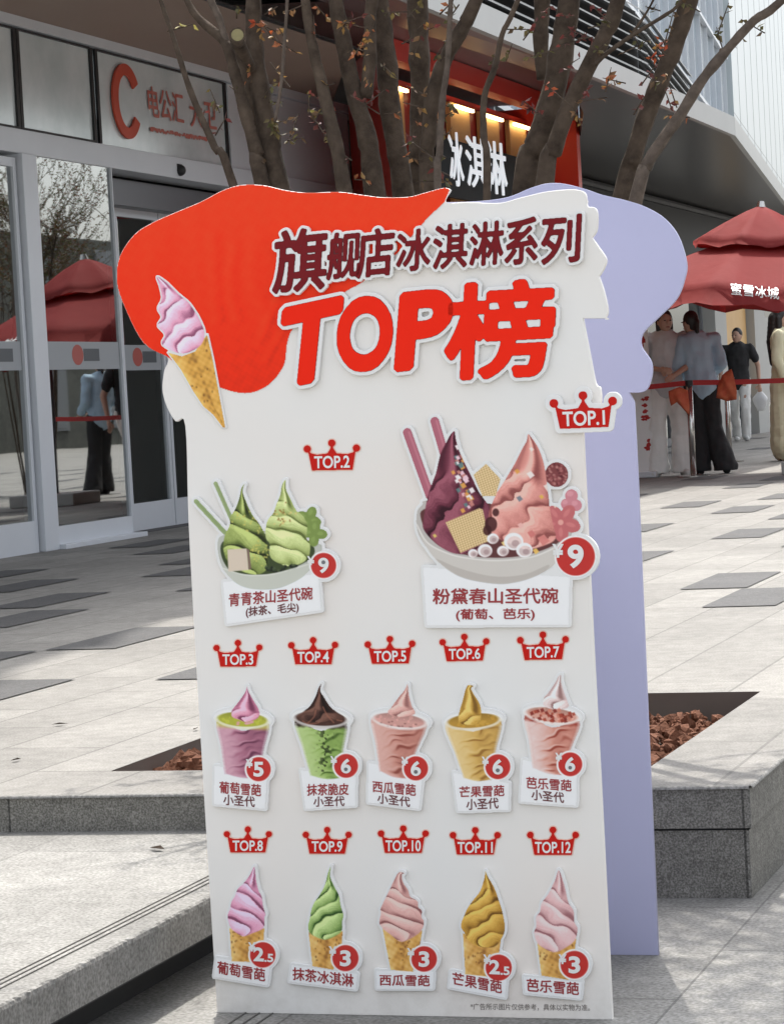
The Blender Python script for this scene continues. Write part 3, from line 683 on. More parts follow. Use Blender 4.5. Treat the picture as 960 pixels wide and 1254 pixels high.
def cone(pts,lt,md,dk,waf,bdg,txt,yen,lab,name,tq,n=4.3,slope=.5,label=None,thr=None):
    P=np.array(pts+lab,float); x0,y0=P.min(0)-8; x1,y1=P.max(0)+8; x1=max(x1,bdg[0]+bdg[2]+9)
    cv=Cv(x0,y0,x1,y1,.7); label_quad(cv,lab); waffle(cv,waf); swirl(cv,pts,lt,md,dk,n=n,slope=slope,tip=.30); badge(cv,*bdg)
    sticker('dessert_cutout',cv,[price(txt,*bdg,*yen),words(name,*tq)],2.8,label)
def sc(pts,ox,oy,k): return [(ox+x*k,oy+y*k) for x,y in pts]
PINKP=((238,186,208),(206,134,164),(126,64,92)); GRN=((190,212,134),(128,160,80),(46,78,30)); PEACH=((228,182,172),(204,150,142),(138,84,82)); YEL=((222,178,72),(186,136,36),(108,72,14))
k=.198
cone(sc([(272,48),(245,95),(205,150),(165,190),(150,230),(128,268),(120,310),(105,350),(112,400),(135,440),(200,480),(260,462),(330,428),(334,370),(342,345),(328,300),(318,235),(300,200),(285,140)],260,1050,k),*PINKP,
     sc([(115,425),(200,482),(335,428),(330,520),(300,645),(130,635)],260,1050,k),(324,1168,15.6),'2.5',(311,1158),[(267,1171),(333,1182),(330,1206),(264,1195)],'葡萄雪葩',(268.5,1180,327,1196,10),n=5.6,slope=-.75,label='pink grape cone cut-out above the left end of the bottom row')
cone(sc([(745,45),(725,85),(705,160),(672,225),(640,270),(620,320),(612,370),(600,425),(622,468),(700,502),(770,480),(812,445),(815,390),(822,350),(805,290),(795,230),(765,170),(740,110)],260,1050,k),*GRN,
     sc([(603,450),(700,502),(818,445),(810,560),(760,690),(628,668)],260,1050,k),(425,1172,16),'3',(409.5,1163),[(359,1180),(440,1191),(438,1211),(356,1201)],'抹茶冰淇淋',(360.5,1187,435,1203,9),n=5.2,slope=.65,label='green matcha cone cut-out in the bottom row')
cone(sc([(205,82),(240,92),(222,105),(232,150),(262,195),(275,235),(318,262),(325,300),(345,320),(345,365),(358,385),(352,430),(310,475),(220,515),(150,470),(95,425),(80,395),(90,340),(88,310),(118,245),(145,190),(180,115)],450,1050,k),*PEACH,
     sc([(100,430),(220,515),(350,440),(330,560),(290,700),(150,690)],450,1050,k),(521,1173,15.6),'3',(505,1165),[(462,1187),(533,1188),(532,1210),(463,1210)],'西瓜雪葩',(466.5,1192,528,1206,1),n=5.8,slope=-.6,label='pale peach watermelon cone cut-out in the bottom row')
cone(sc([(735,75),(728,120),(702,200),(660,255),(622,310),(605,350),(588,390),(586,430),(612,470),(640,515),(700,545),(790,545),(840,490),(858,430),(845,340),(825,270),(792,180),(752,110)],450,1050,k),*YEL,
     sc([(595,455),(700,545),(835,495),(820,600),(790,735),(610,715)],450,1050,k),(612,1183.6,16),'2.5',(598,1173),[(553,1187),(622,1199),(620,1221),(551,1208)],'芒果雪葩',(555.5,1194,616,1210,11),n=5.6,slope=.6,label='golden mango cone cut-out in the bottom row')
k=.2708
cone(sc([(685,235),(665,285),(635,345),(606,385),(598,425),(580,450),(582,490),(572,520),(590,570),(660,608),(720,585),(760,550),(770,500),(756,470),(752,420),(728,380),(712,310)],500,1000,k),(230,190,188),(206,158,158),(150,96,100),
     sc([(585,560),(660,608),(765,545),(755,620),(730,735),(605,715)],500,1000,k),(704.5,1180,17),'3',(690,1173),[(642,1194),(714,1201),(712,1222),(643.5,1215)],'芭乐雪葩',(646,1199,710,1215,5),n=5.6,slope=-.65,label='pale pink guava cone cut-out at the right end of the bottom row')

def stripes(cv,m,lt,md,dk,slope=.28,per=8.5,amp=1.,seed=0):
    s_,h=cv.span(m); ph=(cv.Y+slope*cv.X-4*s_*s_)/per+.45*cv.m+seed; f=ph-np.floor(ph); c_=np.floor(ph)
    a_=np.clip(.5+.6*np.sin(c_*2.7+s_*2.6+seed)+.3*cv.m,0,1.1)
    env=np.exp(-((s_-.18)/.55)**2)
    sh=.30+.12*s_+.14*env+amp*env*a_*(.62*np.exp(-((f-.62)/.16)**2)-.18*np.exp(-((f-.25)/.16)**2))+.25*np.clip(np.abs(s_)-.8,0,1)*2+.03*cv.n
    cv.fill(m,mix3((sh-.4)*1.25+.36+.30*np.clip(s_-.1,0,1)**1.5+.14*np.exp(-((s_-.3)/.35)**2),np.array(lt)*.8+46,md,dk))
def cup(body,rim,tipp,tipc,fillc,topc,bdg,txt,yen,lab,l1,q1,l2,q2,kind,label,dot):
    (xl,yl),(xr,yr),(br,by),(bl_,bly)=body; cx,cy,rx,ry=rim; ang=math.atan2(yr-yl,xr-xl)
    P=np.array(body+tipp+lab,float); x0,y0=P.min(0)-10; x1,y1=P.max(0)+10; x1=max(x1,bdg[0]+bdg[2]+9)
    cv=Cv(x0,y0,x1,y1,.7); label_quad(cv,lab)
    cv.fill(cv.ell(cx+.5,cy,rx+3.5,ry+2.5,ang),(216,216,214))
    bm_=cv.sp([(xl,yl),(xl+(bl_-xl)*.5,yl+(bly-yl)*.5),(bl_,bly-3),(bl_+3,bly),((br+bl_)/2,(by+bly)/2+2.5),(br-3,by),(br,by-3),(xr+(br-xr)*.5,yr+(by-yr)*.5),(xr,yr),((xr+xl)/2,(yl+yr)/2+ry)])
    stripes(cv,bm_,*fillc,seed=cx*.37)
    if kind=='choc':
        t=np.clip(1-(cv.Y-(cy+ry*.55+(cv.X-cx)*ang)-3+1.6*cv.n)/4,0,1); cv.fill(bm_*t,(44,30,26),.95,False)
        t=np.exp(-((cv.X-cx-6)/9)**2)*(cv.n>.25)*(cv.Y<by-8); cv.fill(bm_*t,(36,44,22),.75,False)
    if kind=='lime':
        t=np.clip(1-(cv.Y-(cy+ry*.6+(cv.X-cx)*ang)-2)/5,0,1); cv.fill(bm_*t,(184,178,66),.85,False)
    if kind=='berry':
        t=np.clip(1-(cv.Y-(cy+ry*.8+(cv.X-cx)*ang)+1.5*cv.n)/4,0,1); cv.fill(bm_*t,(150,48,34),.8,False)
    # clear wall: paler flanks
    s_,h=cv.span(bm_); cv.fill(bm_*np.clip((np.abs(s_)-.86)/.1,0,1),(226,222,220),.55,False)
    cv.fill(cv.ell(cx,cy,rx,ry,ang),(228,226,222),.9); cv.fill(cv.ell(cx,cy+.3,rx-2.2,ry-1.6,ang),topc); 
    e=cv.ell(cx,cy+.3,rx-2.2,ry-1.6,ang); u=(cv.Y-cy-(cv.X-cx)*ang)/ry
    cv.c=cv.c*(1-(e*.22*np.clip(-u+.1,0,1))[...,None])
    cv.fill(e*(cv.n>.35)*.5,np.minimum(np.array(topc)*1.25,255),.6,False)
    swirl(cv,tipp,*tipc,n=2.4,slope=.5,tip=.72,pw=1.)
    r=np.random.default_rng(int(cx))
    if kind=='berry':
        for _ in range(46):
            a=r.uniform(0,6.28); d=math.sqrt(r.uniform(0,1)); x=cx+math.cos(a)*d*(rx-5); y=cy+1+math.sin(a)*d*(ry-2)
            q=r.uniform(1.6,3.0); cv.fill(cv.poly([(x-q,y-q*.5),(x+q*.3,y-q),(x+q,y+q*.4),(x-q*.4,y+q)]),[(160,56,36),(126,34,26),(202,120,96)][r.integers(3)],.9)
    if kind=='lime':
        for _ in range(8): cv.fill(cv.ell(cx-6+r.uniform(0,18),cy+ry*.5+r.uniform(-2,2),2,1.2),(214,150,160),.9,False)
    if kind=='peach':
        for _ in range(12): cv.fill(cv.ell(cx+r.uniform(-24,24),cy+r.uniform(1,9),1.1,.7),(120,70,66),.8,False)
    if kind=='mango':
        for _ in range(10): cv.fill(cv.ell(cx+r.uniform(-6,24),cy+r.uniform(1,5),2.4,1.4),(196,150,48),.9,False)
    if kind=='choc':
        for pts in ([(cx-16,cy+6),(cx-8,cy-2),(cx-6,cy-10)],[(cx+16,cy+5),(cx+8,cy-4),(cx+3,cy-14)],[(cx-22,cy+3),(cx-14,cy+7),(cx-2,cy+5)],[(cx+20,cy+2),(cx+26,cy+3)]): cv.fill(cv.line(cr(pts,4,False),1.5)*cv.a,(150,92,70),.7,False)
    # front lip of the rim
    lipm=np.clip(cv.ell(cx,cy+1.0,rx+.6,ry+.8,ang)-cv.ell(cx,cy-.6,rx-.9,ry-.9,ang),0,1)*(u>.0); cv.fill(lipm,np.array(topc)*.25+np.array((232,230,226))*.75,.75,False)
    badge(cv,*bdg)
    sticker('dessert_cutout',cv,[price(txt,*bdg,*yen,dot),words(l1,*q1),words(l2,*q2,m='texts')],3.0,label)
k=.198
cup([(268,881.5),(331,885.5),(320,951),(277,947)],(299,880,32.5,10.5),sc([(250,45),(240,80),(200,140),(162,190),(158,235),(200,255),(250,270),(318,245),(326,195),(290,130),(262,80)],255,830,k),((232,170,190),(196,118,146),(120,54,84)),
    ((206,150,166),(164,100,122),(104,52,76)),(168,170,42),(319,941,14.8),'5',(308,934),[(265,937),(330,941),(327,990),(264,984)],'葡萄雪葩',(271,957.5,322,972.5,4),'小圣代',(276,973,314.5,986,3),'lime','cup of pink swirl on lime jelly, first of the cup row',False)
cup([(363,881.5),(426,885),(419,952),(381,949)],(394.6,879,33,10.5),sc([(712,28),(690,60),(672,110),(640,165),(600,205),(560,235),(600,262),(700,272),(800,262),(850,240),(800,205),(760,165),(725,110),(705,75)],255,830,k),((112,74,60),(62,38,32),(30,18,16)),
    ((170,196,110),(142,172,84),(78,106,40)),(70,44,36),(425.7,937,14.6),'6',(411,930),[(370,942),(438,950),(437,986),(376,990)],'抹茶脆皮',(378,958.5,429,973,-1),'小圣代',(386,974,424,986.5,-1),'choc','green matcha cup under a chocolate shell',.28)
cup([(457,878.5),(524,886),(500,952),(466,944)],(491,881,33.5,10),sc([(282,58),(262,95),(225,140),(185,195),(160,235),(200,260),(270,262),(330,240),(310,195),(292,130)],445,825,k),((226,180,168),(204,148,138),(150,98,92)),
    ((214,160,146),(196,132,116),(140,70,58)),(200,146,136),(511,940,14.8),'6',(497.5,931),[(453,933),(520,946),(515,990),(452,982)],'西瓜雪葩',(458,957,511,971.5,5),'小圣代',(464,972.5,504,985,5),'peach','peach pink watermelon cup in the middle of the cup row',.28)
cup([(547,887),(615,882),(603,954),(568,952)],(581,881.5,33.5,10.5),sc([(655,65),(690,72),(676,88),(690,120),(722,170),(735,215),(725,300),(660,312),(600,300),(600,230),(620,160),(635,100)],445,825,k),((220,182,90),(190,146,48),(124,86,20)),
    ((222,190,116),(204,162,76),(150,104,34)),(178,134,36),(611,938,15.2),'6',(596,931),[(556,945),(625,958),(624,991),(562,993)],'芒果雪葩',(564,961,619,975,-2),'小圣代',(572.5,976.5,612,990,-2),'mango','golden mango cup in the cup row',.28)
k=.1474
cup([(644,875),(711,883),(691,948),(653,940)],(677,874.5,33.5,10.5),sc([(430,72),(405,82),(380,130),(330,205),(280,270),(290,330),(380,360),(490,340),(480,280),(450,200),(432,130)],625,815,k),((232,214,210),(208,182,178),(150,112,108)),
    ((220,200,196),(206,142,124),(150,62,46)),(206,150,132),(699.4,935,14.6),'6',(685.5,926),[(641,929),(708,944),(707,986),(638,981)],'芭乐雪葩',(645.6,952,701,966.5,4),'小圣代',(652,967.5,692,980.5,4),'berry','pale guava cup topped with red pieces at the right end',.28)

# --- matcha bowl (TOP.2)
k=.2083; o_=(230,570); q=lambda p:sc(p,*o_,k)
cv=Cv(226,574,424,772,.7); label_quad(cv,[(275,712),(392,702),(395.6,747),(280,764)])
cv.fill(cv.line(q([(60,210),(245,410)]),6.4),(142,160,108)); cv.fill(cv.line(q([(66,214),(240,402)]),1.6),(120,138,88),.7,False)
cv.fill(cv.line(q([(175,105),(275,330)]),5.8),(146,162,112)); cv.fill(cv.line(q([(182,112),(270,318)]),1.4),(120,138,88),.7,False)
cv.fill(cv.sp(q([(185,450),(240,400),(480,380),(760,450),(800,480),(770,560),(700,640),(560,715),(420,725),(300,690),(210,590)])),(176,178,168))
cv.fill(cv.sp(q([(205,470),(260,430),(480,400),(720,450),(740,540),(560,625),(420,642),(280,625),(220,560)])),(58,70,40))
for c0,a0 in (((722,312),0.4),((755,398),.1)):
    for a in range(4):
        t=a0+a*1.57; x,y=c0[0]+38*math.cos(t),c0[1]+38*math.sin(t); (X0,Y0),=q([(x,y)]); cv.fill(cv.ell(X0,Y0,8.2,6.4,t),(118,140,66)); cv.fill(cv.ell(X0-1,Y0-1,4,2.5,t),(140,162,84),.6,False)
swirl(cv,q([(345,108),(325,130),(312,190),(290,250),(262,300),(255,350),(232,400),(222,450),(222,500),(250,570),(330,620),(420,640),(480,600),(482,520),(470,440),(455,380),(425,330),(390,285),(355,210),(335,150)]),(176,190,104),(112,128,58),(40,48,22),n=5.2,slope=-.45,tip=.36)
swirl(cv,q([(585,80),(562,115),(552,170),(530,225),(512,275),(478,320),(466,380),(472,430),(492,460),(490,520),(520,560),(600,590),(680,572),(722,530),(728,460),(708,420),(712,350),(690,300),(650,262),(618,200),(590,140)]),(206,216,146),(164,178,102),(92,104,48),n=6.,slope=-.4,tip=.34)
r=np.random.default_rng(4)
for _ in range(60):
    (x,y),=q([(r.normal(320,26) if r.random()<.5 else r.normal(420,40), r.normal(300,36))]) if r.random()<.6 else q([(r.normal(420,34),r.normal(500,36))])
    cv.fill(cv.ell(x,y,r.uniform(.8,1.7),r.uniform(.6,1.1),r.uniform(0,3)),(196,188,88),.9,False)
for _ in range(30):
    (x,y),=q([(r.normal(575,34),r.normal(300,34))]); cv.fill(cv.ell(x,y,r.uniform(.8,1.6),r.uniform(.6,1.1),r.uniform(0,3)),[(210,190,110),(140,100,40)][r.integers(2)],.85,False)
for _ in range(40):
    (x,y),=q([(r.uniform(470,680),r.uniform(585,628))]); cv.fill(cv.ell(x,y,2.,1.4,r.uniform(0,3)),[(40,50,36),(70,84,56),(28,34,26)][r.integers(3)],.9,False)
cv.fill(cv.sp(q([(212,598),(260,618),(330,636),(430,642),(540,628),(640,604),(730,572),(700,640),(620,690),(520,720),(420,726),(340,712),(270,670)])),(186,188,176))
cv.fill(cv.line(cr(q([(212,600),(330,638),(430,644),(540,630),(730,575)]),6,False),1.5),(206,206,196),.9,False)
cv.fill(cv.poly(q([(355,487),(372,492),(384,605),(368,612)])),(120,98,86)); cv.fill(cv.poly(q([(244,492),(356,486),(368,612),(250,622)])),(204,188,168)); 
badge(cv,398.3,692,15.4)
sticker('dessert_cutout',cv,[price('9',398.3,692,15.4,383,686,-.26),words('青青茶山圣代碗',282.5,722,385,738,-9),words('(抹茶、毛尖)',303.5,739.5,368,753.5,-6,'texts')],3.2,'large bowl of two green matcha swirls with two spoons')
# --- pink bowl (TOP.1)
k=.2917; o_=(480,490); q=lambda p:sc(p,*o_,k)
cv=Cv(488,500,748,776,.7); label_quad(cv,[(519.5,694),(699,706),(697.5,765),(524,765.5)])
for a,b_ in (([(70,135),(165,400)],11.5),([(185,88),(235,260)],11.5)):
    cv.fill(cv.line(q(a),b_),(168,92,108)); cv.fill(cv.line([(x+2.2,y) for x,y in q(a)],3),(190,118,132),.6,False)
cv.fill(cv.sp(q([(108,480),(130,440),(200,420),(740,480),(760,560),(700,650),(640,715),(520,762),(430,768),(280,735),(170,640),(115,560)])),(178,172,166))
cv.fill(cv.sp(q([(128,500),(160,450),(400,430),(720,500),(735,560),(680,610),(560,650),(430,660),(300,645),(190,600)])),(92,50,50))
r=np.random.default_rng(9)
cv.fill(cv.ell(*q([(695,312)])[0],14.5,15.5),(120,56,58))
for _ in range(60):
    a=r.uniform(0,6.28); d=math.sqrt(r.uniform(0,1))*13; (x,y),=q([(695,312)]); cv.fill(cv.ell(x+d*math.cos(a),y+d*math.sin(a),1.6,1.2,a),[(156,84,84),(90,34,40),(180,120,112)][r.integers(3)],.8,False)
for cx_,cy_,rr in ((757,400,28),(776,440,26),(735,435,24)): cv.fill(cv.ell(*q([(cx_,cy_)])[0],rr*k,rr*k),(196,122,132)); cv.fill(cv.ell(*q([(cx_-6,cy_-8)])[0],rr*k*.5,rr*k*.4),(214,150,156),.6,False)
for a in range(5):
    t=a*1.257+.3; (x,y),=q([(715+44*math.cos(t),512+44*math.sin(t))]); cv.fill(cv.ell(x,y,11.5,8.5,t),(186,96,98)); cv.fill(cv.ell(x-1,y-1,6,2.6,t),(204,120,118),.7,False)
cv.fill(cv.ell(*q([(712,512)])[0],3.4,3.4),(216,150,140))
swirl(cv,q([(268,128),(248,145),(228,185),(205,235),(190,300),(172,350),(152,420),(140,490),(138,540),(190,600),(260,640),(330,640),(400,600),(430,500),(410,440),(372,385),(345,330),(315,270),(290,215),(275,165)]),(142,72,88),(96,36,54),(52,14,28),n=3.2,slope=1.0,tip=.45,curv=-.1)
swirl(cv,q([(575,140),(568,170),(548,205),(520,262),(480,330),(440,395),(412,470),(415,545),(470,590),(560,625),(640,610),(690,580),(680,520),(668,460),(662,400),(652,330),(642,262),(622,205),(598,165)]),(228,166,152),(202,126,116),(140,72,68),n=3.8,slope=.7,tip=.42,curv=.15)
for pts,sg in (([(345,312),(400,264),(462,330),(440,402),(384,404)],1),([(230,512),(372,452),(386,458),(414,590),(292,640)],0)):
    m=cv.poly(q(pts)); g=np.sin((cv.X*.9+cv.Y*.5)*1.55)*np.sin((cv.Y*.9-cv.X*.35)*1.55)
    cv.fill(m,mix3(.5-.35*g,(232,212,168),(206,176,122),(160,122,70)))
for _ in range(46):
    u=r.random(); x=r.normal(275+60*u,16); y=r.normal(220+230*u,20); z=r.uniform(6,14); (X0,Y0),=q([(x,y)]); z*=k
    cv.fill(cv.poly([(X0-z,Y0-z*.4),(X0+z*.2,Y0-z),(X0+z,Y0+z*.3),(X0-z*.2,Y0+z)]),[(232,222,220),(214,150,60),(90,120,120),(232,190,200),(190,120,110)][r.integers(5)],.95,False)
for x,y,z,c_ in ((530,298,12,(214,150,60)),(586,312,17,(230,214,208)),(540,412,14,(110,120,130)),(632,405,10,(214,170,60)),(660,365,20,(226,206,196)),(706,396,20,(214,176,70)),(690,430,22,(220,200,180)),(590,205,10,(232,210,200)),(545,525,14,(226,170,160)),(608,632,14,(224,180,80)),(185,568,9,(214,190,90)),(475,600,12,(230,200,120)),(590,560,18,(200,110,104)),(640,585,26,(206,120,112))):
    (X0,Y0),=q([(x,y)]); z*=k; cv.fill(cv.poly([(X0-z,Y0-z*.3),(X0+z*.1,Y0-z*.9),(X0+z,Y0+z*.2),(X0-z*.1,Y0+z)]),c_,.95,False)
for x,y,z in ((515,592,40),(560,628,34),(428,580,24),(395,630,30),(470,632,24),(345,642,20)):
    (X0,Y0),=q([(x,y)]); z*=k; e=cv.ell(X0,Y0,z,z*.9); cv.fill(e,(216,200,196),.85,False); cv.fill(np.clip(e-cv.ell(X0+1,Y0+1,z*.75,z*.65),0,1),(240,236,236),.8,False); cv.fill(cv.ell(X0+z*.2,Y0+z*.2,z*.4,z*.35),(150,120,120),.6,False)
for x,y,z in ((420,520,26),(405,545,18),(440,470,14)):
    (X0,Y0),=q([(x,y)]); cv.fill(cv.ell(X0,Y0,z*k,z*k*1.2),(60,24,26),.85,False)
cv.fill(cv.sp(q([(110,520),(150,590),(215,630),(300,656),(440,670),(590,655),(690,615),(712,640),(690,685),(640,722),(540,760),(430,768),(290,738),(200,680),(140,600)])),(194,188,180))
cv.fill(cv.line(cr(q([(110,522),(150,592),(215,632),(300,658),(440,672),(590,657),(690,617)]),6,False),1.8),(214,210,204),.9,False)
m=cv.sp(q([(190,665),(290,705),(430,738),(560,730),(660,690),(640,722),(540,760),(430,768),(290,738)])); cv.fill(m,(172,164,156),.7,False)
badge(cv,706,681,23.5)
sticker('dessert_cutout',cv,[price('9',706,681,23.5,684.5,674),words('粉黛春山圣代碗',531.5,719.5,685,739,-1,off=.026),words('(葡萄、芭乐)',560,744.5,656,760,-1)],3.4,'largest bowl with dark grape and pink guava swirls and wafers')
# footnote
text_mesh('footnote','*广告所示图片仅供参考，具体以实物为准。',((576,1228.5),(722,1230),(722,1238),(576,1236.5)),.0008,M['grey'],stand,.010)

# ================================================================ building behind
XF=-8.072; ZF=ZP
bld=empty('mall_building',(XF,20,ZF)); tag(bld,'grey mall frontage with glass sliding doors under a dark flat canopy','building')
def part(name,bm,m,parent=bld,smooth=False):
    o=obj(name,bm,m,parent,smooth)
    if parent is bld: o.matrix_parent_inverse=Matrix.Translation(-bld.location)
    return o
Yp=lambda px,py: onX(px,py,XF).y
YR0,YR1=20.9,27.45         # red shop portal
# header beam, sign glass, upper rail
part('header_beam',B(XF-.25,XF+.02,6,22.9,3.035,3.205,bev=.006),M['metal'])
part('top_rail',B(XF-.25,XF+.015,6,22.9,3.925,3.998),M['metal'])
def yF(px,py): return onX(px,py,XF).y
ys=[6,yF(5,80),yF(22,85),yF(119,110),yF(280,150),yF(286,160)]
bays=[(6,12.9),(13.0,yF(23,90)),(yF(27,90),yF(117,115)),(yF(123,115),yF(281,170)),(yF(286,165),22.9)]
for i,(a,b) in enumerate(bays):
    sp_=part('sign_panel',B(XF-.06,XF-.03,a,b,3.21,3.92),M['band'] if i<4 else M['metal'])
    bm=bmesh.new()
    if i<4:
        for y in (a,b): box(bm,XF-.031,XF-.012,y-.02,y+.02,3.215,3.915)
        box(bm,XF-.031,XF-.013,a+.02,b-.02,3.905,3.918); 
        if i<3: box(bm,XF-.031,XF-.013,a+.02,b-.02,3.212,3.228)
        o=obj('panel_gasket',bm,M['black'],sp_)
    else: bm.free()
    if i==3:
        # red C emblem and faded lettering
        def fl(txt,quad,m_,off,d,name):
            g,fs,_=bold(txt,off) if has_cjk(txt) else glyphs(txt,off); tl,tr,br,bl_=[np.array((onX(*p,XF).y,onX(*p,XF).z)) for p in quad]
            u=g[:,0:1]; v=g[:,1:2]; P=(bl_*(1-u)+br*u)*(1-v)+(tl*(1-u)+tr*u)*v
            me=bpy.data.meshes.new(name); me.from_pydata([(XF+d,y,z) for y,z in P],[],fs); me.update()
            if me.polygons[0].normal.x<0: me.flip_normals()
            obj(name,me,m_,sp_)
        yc,zc=onX(157,124,XF).y,onX(157,124,XF).z; a_=(onX(174,124,XF).y-onX(140,124,XF).y)/2; b_=(onX(155,78,XF).z-onX(160,170,XF).z)/2
        bm=bmesh.new(); ring=[]
        for k_ in range(49):
            t=R(32)+k_/48*R(296); c_,s_=math.cos(t),math.sin(t)
            ring.append([bm.verts.new((XF-.02,yc+a_*c_*f_,zc+b_*s_*g_)) for f_,g_ in ((1,1),(.60,.70))]+[bm.verts.new((XF-.004,yc+a_*c_*f_,zc+b_*s_*g_)) for f_,g_ in ((.60,.70),(1,1))])
        for p,n_ in zip(ring,ring[1:]):
            for k_ in range(4): bm.faces.new((p[k_],p[(k_+1)%4],n_[(k_+1)%4],n_[k_]))
        bm.faces.new(ring[0]); bm.faces.new(ring[-1][::-1]); bmesh.ops.recalc_face_normals(bm,faces=bm.faces)
        obj('emblem',bm,M['signred'],sp_)
        fl('电公汇',((183,104),(227,114),(229,152),(186,142)),M['signpale'],.02,-.02,'lettering')
        fl('大卫',((234,118),(267,124),(269,160),(237,155)),M['signpale'],.02,-.02,'lettering')
        bm=bmesh.new(); up_=[]; dn_=[]
        for k_ in range(64):
            p_=onX(187+k_*1.18,158+k_*.215,XF); h_=random.choice((.004,.016,.02,.022)); up_.append((XF-.02,p_.y,p_.z+h_)); dn_.append((XF-.02,p_.y,p_.z-random.choice((.004,.012,.02))))
        for k_ in range(63): bm.faces.new([bm.verts.new(q_) for q_ in (dn_[k_],dn_[k_+1],up_[k_+1],up_[k_])])
        bmesh.ops.remove_doubles(bm,verts=bm.verts,dist=1e-5)
        obj('faded_small_print',bm,M['signpale'],sp_)
bm=bmesh.new(); bmesh.ops.create_uvsphere(bm,u_segments=16,v_segments=10,radius=.045)
q_=onX(217,209,XF)
for v in bm.verts: v.co=Vector((XF+.03+v.co.x,q_.y+v.co.y,q_.z+v.co.z))
box(bm,XF+.01,XF+.03,q_.y-.04,q_.y+.04,q_.z+.02,q_.z+.05)
part('ceiling_sensor',bm,M['black'],smooth=True)
# sliding doors and fixed lights under the header
def door(name,y0,y1,x,z1,fr=.045,foot=.22,decal=1,thin=False):
    f=bmesh.new(); a=.012 if thin else fr
    box(f,x-.025,x+.025,y0,y0+a,ZF,z1); box(f,x-.025,x+.025,y1-a,y1,ZF,z1); box(f,x-.024,x+.024,y0+a,y1-a,ZF,ZF+foot); 
    if not thin: box(f,x-.024,x+.024,y0+a,y1-a,z1-fr*1.4,z1)
    o=part(name,f,M['metal']); zt=z1 if thin else z1-fr*1.4
    obj('pane',B(x-.006,x+.006,y0+a,y1-a,ZF+foot,zt),M['glass'],o).matrix_parent_inverse=Matrix.Identity(4)
    if decal:
        bm=B(x+.0065,x+.0085,y0+a+.02,y1-a-.02,ZF+1.27,ZF+1.47); obj('decal_strip',bm,M['decal'],o)
        n_=max(1,int((y1-y0)/.75))
        for i in range(n_):
            yy=y0+(y1-y0)*(i+.5)/n_; b2=bmesh.new(); box(b2,x+.009,x+.0105,yy,yy+.26,ZF+1.33,ZF+1.42); obj('decal_mark',b2,M['decald'],o)
            b3=bmesh.new(); bmesh.ops.create_circle(b3,cap_ends=True,segments=20,radius=1)
            for v in b3.verts: v.co=Vector((x+.0095,yy-.10+v.co.x*.095,ZF+1.375+v.co.y*.075))
            obj('decal_mark',b3,M['decalr'],o)
    return o
M['decal']=mat('frosted film',(.30,.32,.34),.5); M['decald']=mat('dark film mark',(.07,.08,.09),.5); M['decalr']=mat('red film mark',(.36,.07,.055),.5)
yA=yF(42,400); yB_=yF(53,400); yC=yF(143,400); yD=yF(198,400)
post=[(yF(32,400),yF(49,400))]
door('glass_door',13.2,yF(31,400),XF-.02,3.0)
door('glass_door',9.4,13.15,XF-.02,3.0)
part('door_post',B(XF-.15,XF+.05,yF(32.5,400),yF(50,400),ZF,3.034,bev=.006),M['metal'])
door('glass_door',yF(51,400),yC+.03,XF,3.034,foot=.16,thin=True)
xi=XF-.32
door('sliding_door',onX(146,420,xi).y,onX(199,420,xi).y,xi,2.80)
door('sliding_door',onX(200,420,xi).y,onX(262,420,xi).y,xi,2.80)
part('door_track',B(xi-.1,XF-.16,yC,22.9,2.80,3.0),M['metald'])
part('door_sill',B(XF-.12,XF+.10,yF(66,672),yF(166,642),ZF,ZF+.035,bev=.004),M['metal'])
door('glass_door',onX(265,420,xi).y,22.9,xi,2.80,decal=0)
# interior: floor, back wall, columns
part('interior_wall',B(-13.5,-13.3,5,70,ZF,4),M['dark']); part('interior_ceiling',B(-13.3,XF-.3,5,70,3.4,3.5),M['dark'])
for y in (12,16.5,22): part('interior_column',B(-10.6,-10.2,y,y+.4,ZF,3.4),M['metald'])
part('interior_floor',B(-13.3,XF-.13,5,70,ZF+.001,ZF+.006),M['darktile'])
# far shop windows beyond the red shop
XG=-8.345
part('wall',B(XG-.3,XG+.01,YR1+.2,75,3.0,3.98),mat('dark wall cladding',(.03,.03,.031),.6,0,.2)); part('wall_rail',B(XG+.012,XG+.06,YR1+.2,75,3.88,3.93),M['black'])
random.seed(3)
y=YR1+.3
while y<70:
    wd=random.choice((2.2,2.6,3.0)); f=bmesh.new()
    box(f,XG-.06,XG,y,y+.09,ZF,3.0); box(f,XG-.055,XG-.005,y+.09,y+wd,2.5,2.56); box(f,XG-.055,XG-.005,y+.09,y+wd,ZF,ZF+.12)
    o=part('shop_window',f,M['metald']); obj('pane',B(XG-.04,XG-.03,y+.09,y+wd,ZF+.12,3.0),M['shopglass'],o)
    if random.random()<.6: obj('poster',B(XG-.9,XG-.88,y+.3,y+.3+random.uniform(.5,1.4),ZF+.5,ZF+2.1),random.choice((M['warm'],M['concrete'],M['metal'])),o)
    y+=wd
for px_,wd in ((879,.45),(927,.5)):
    yy=onX(px_,450,XG+.1).y; part('pillar',B(XG-.1,XG+.18,yy-wd,yy+wd,ZF,3.0),M['concrete'])
yy=onX(901,420,XG+.05).y; part('poster_panel',B(XG+.012,XG+.04,yy-1.2,yy+1.0,ZF+.6,2.6),M['warm'])
yy=onX(938,440,XG+.05).y; part('poster_panel',B(XG+.012,XG+.04,yy-.6,yy+1.0,ZF+.5,2.3),M['concrete'])
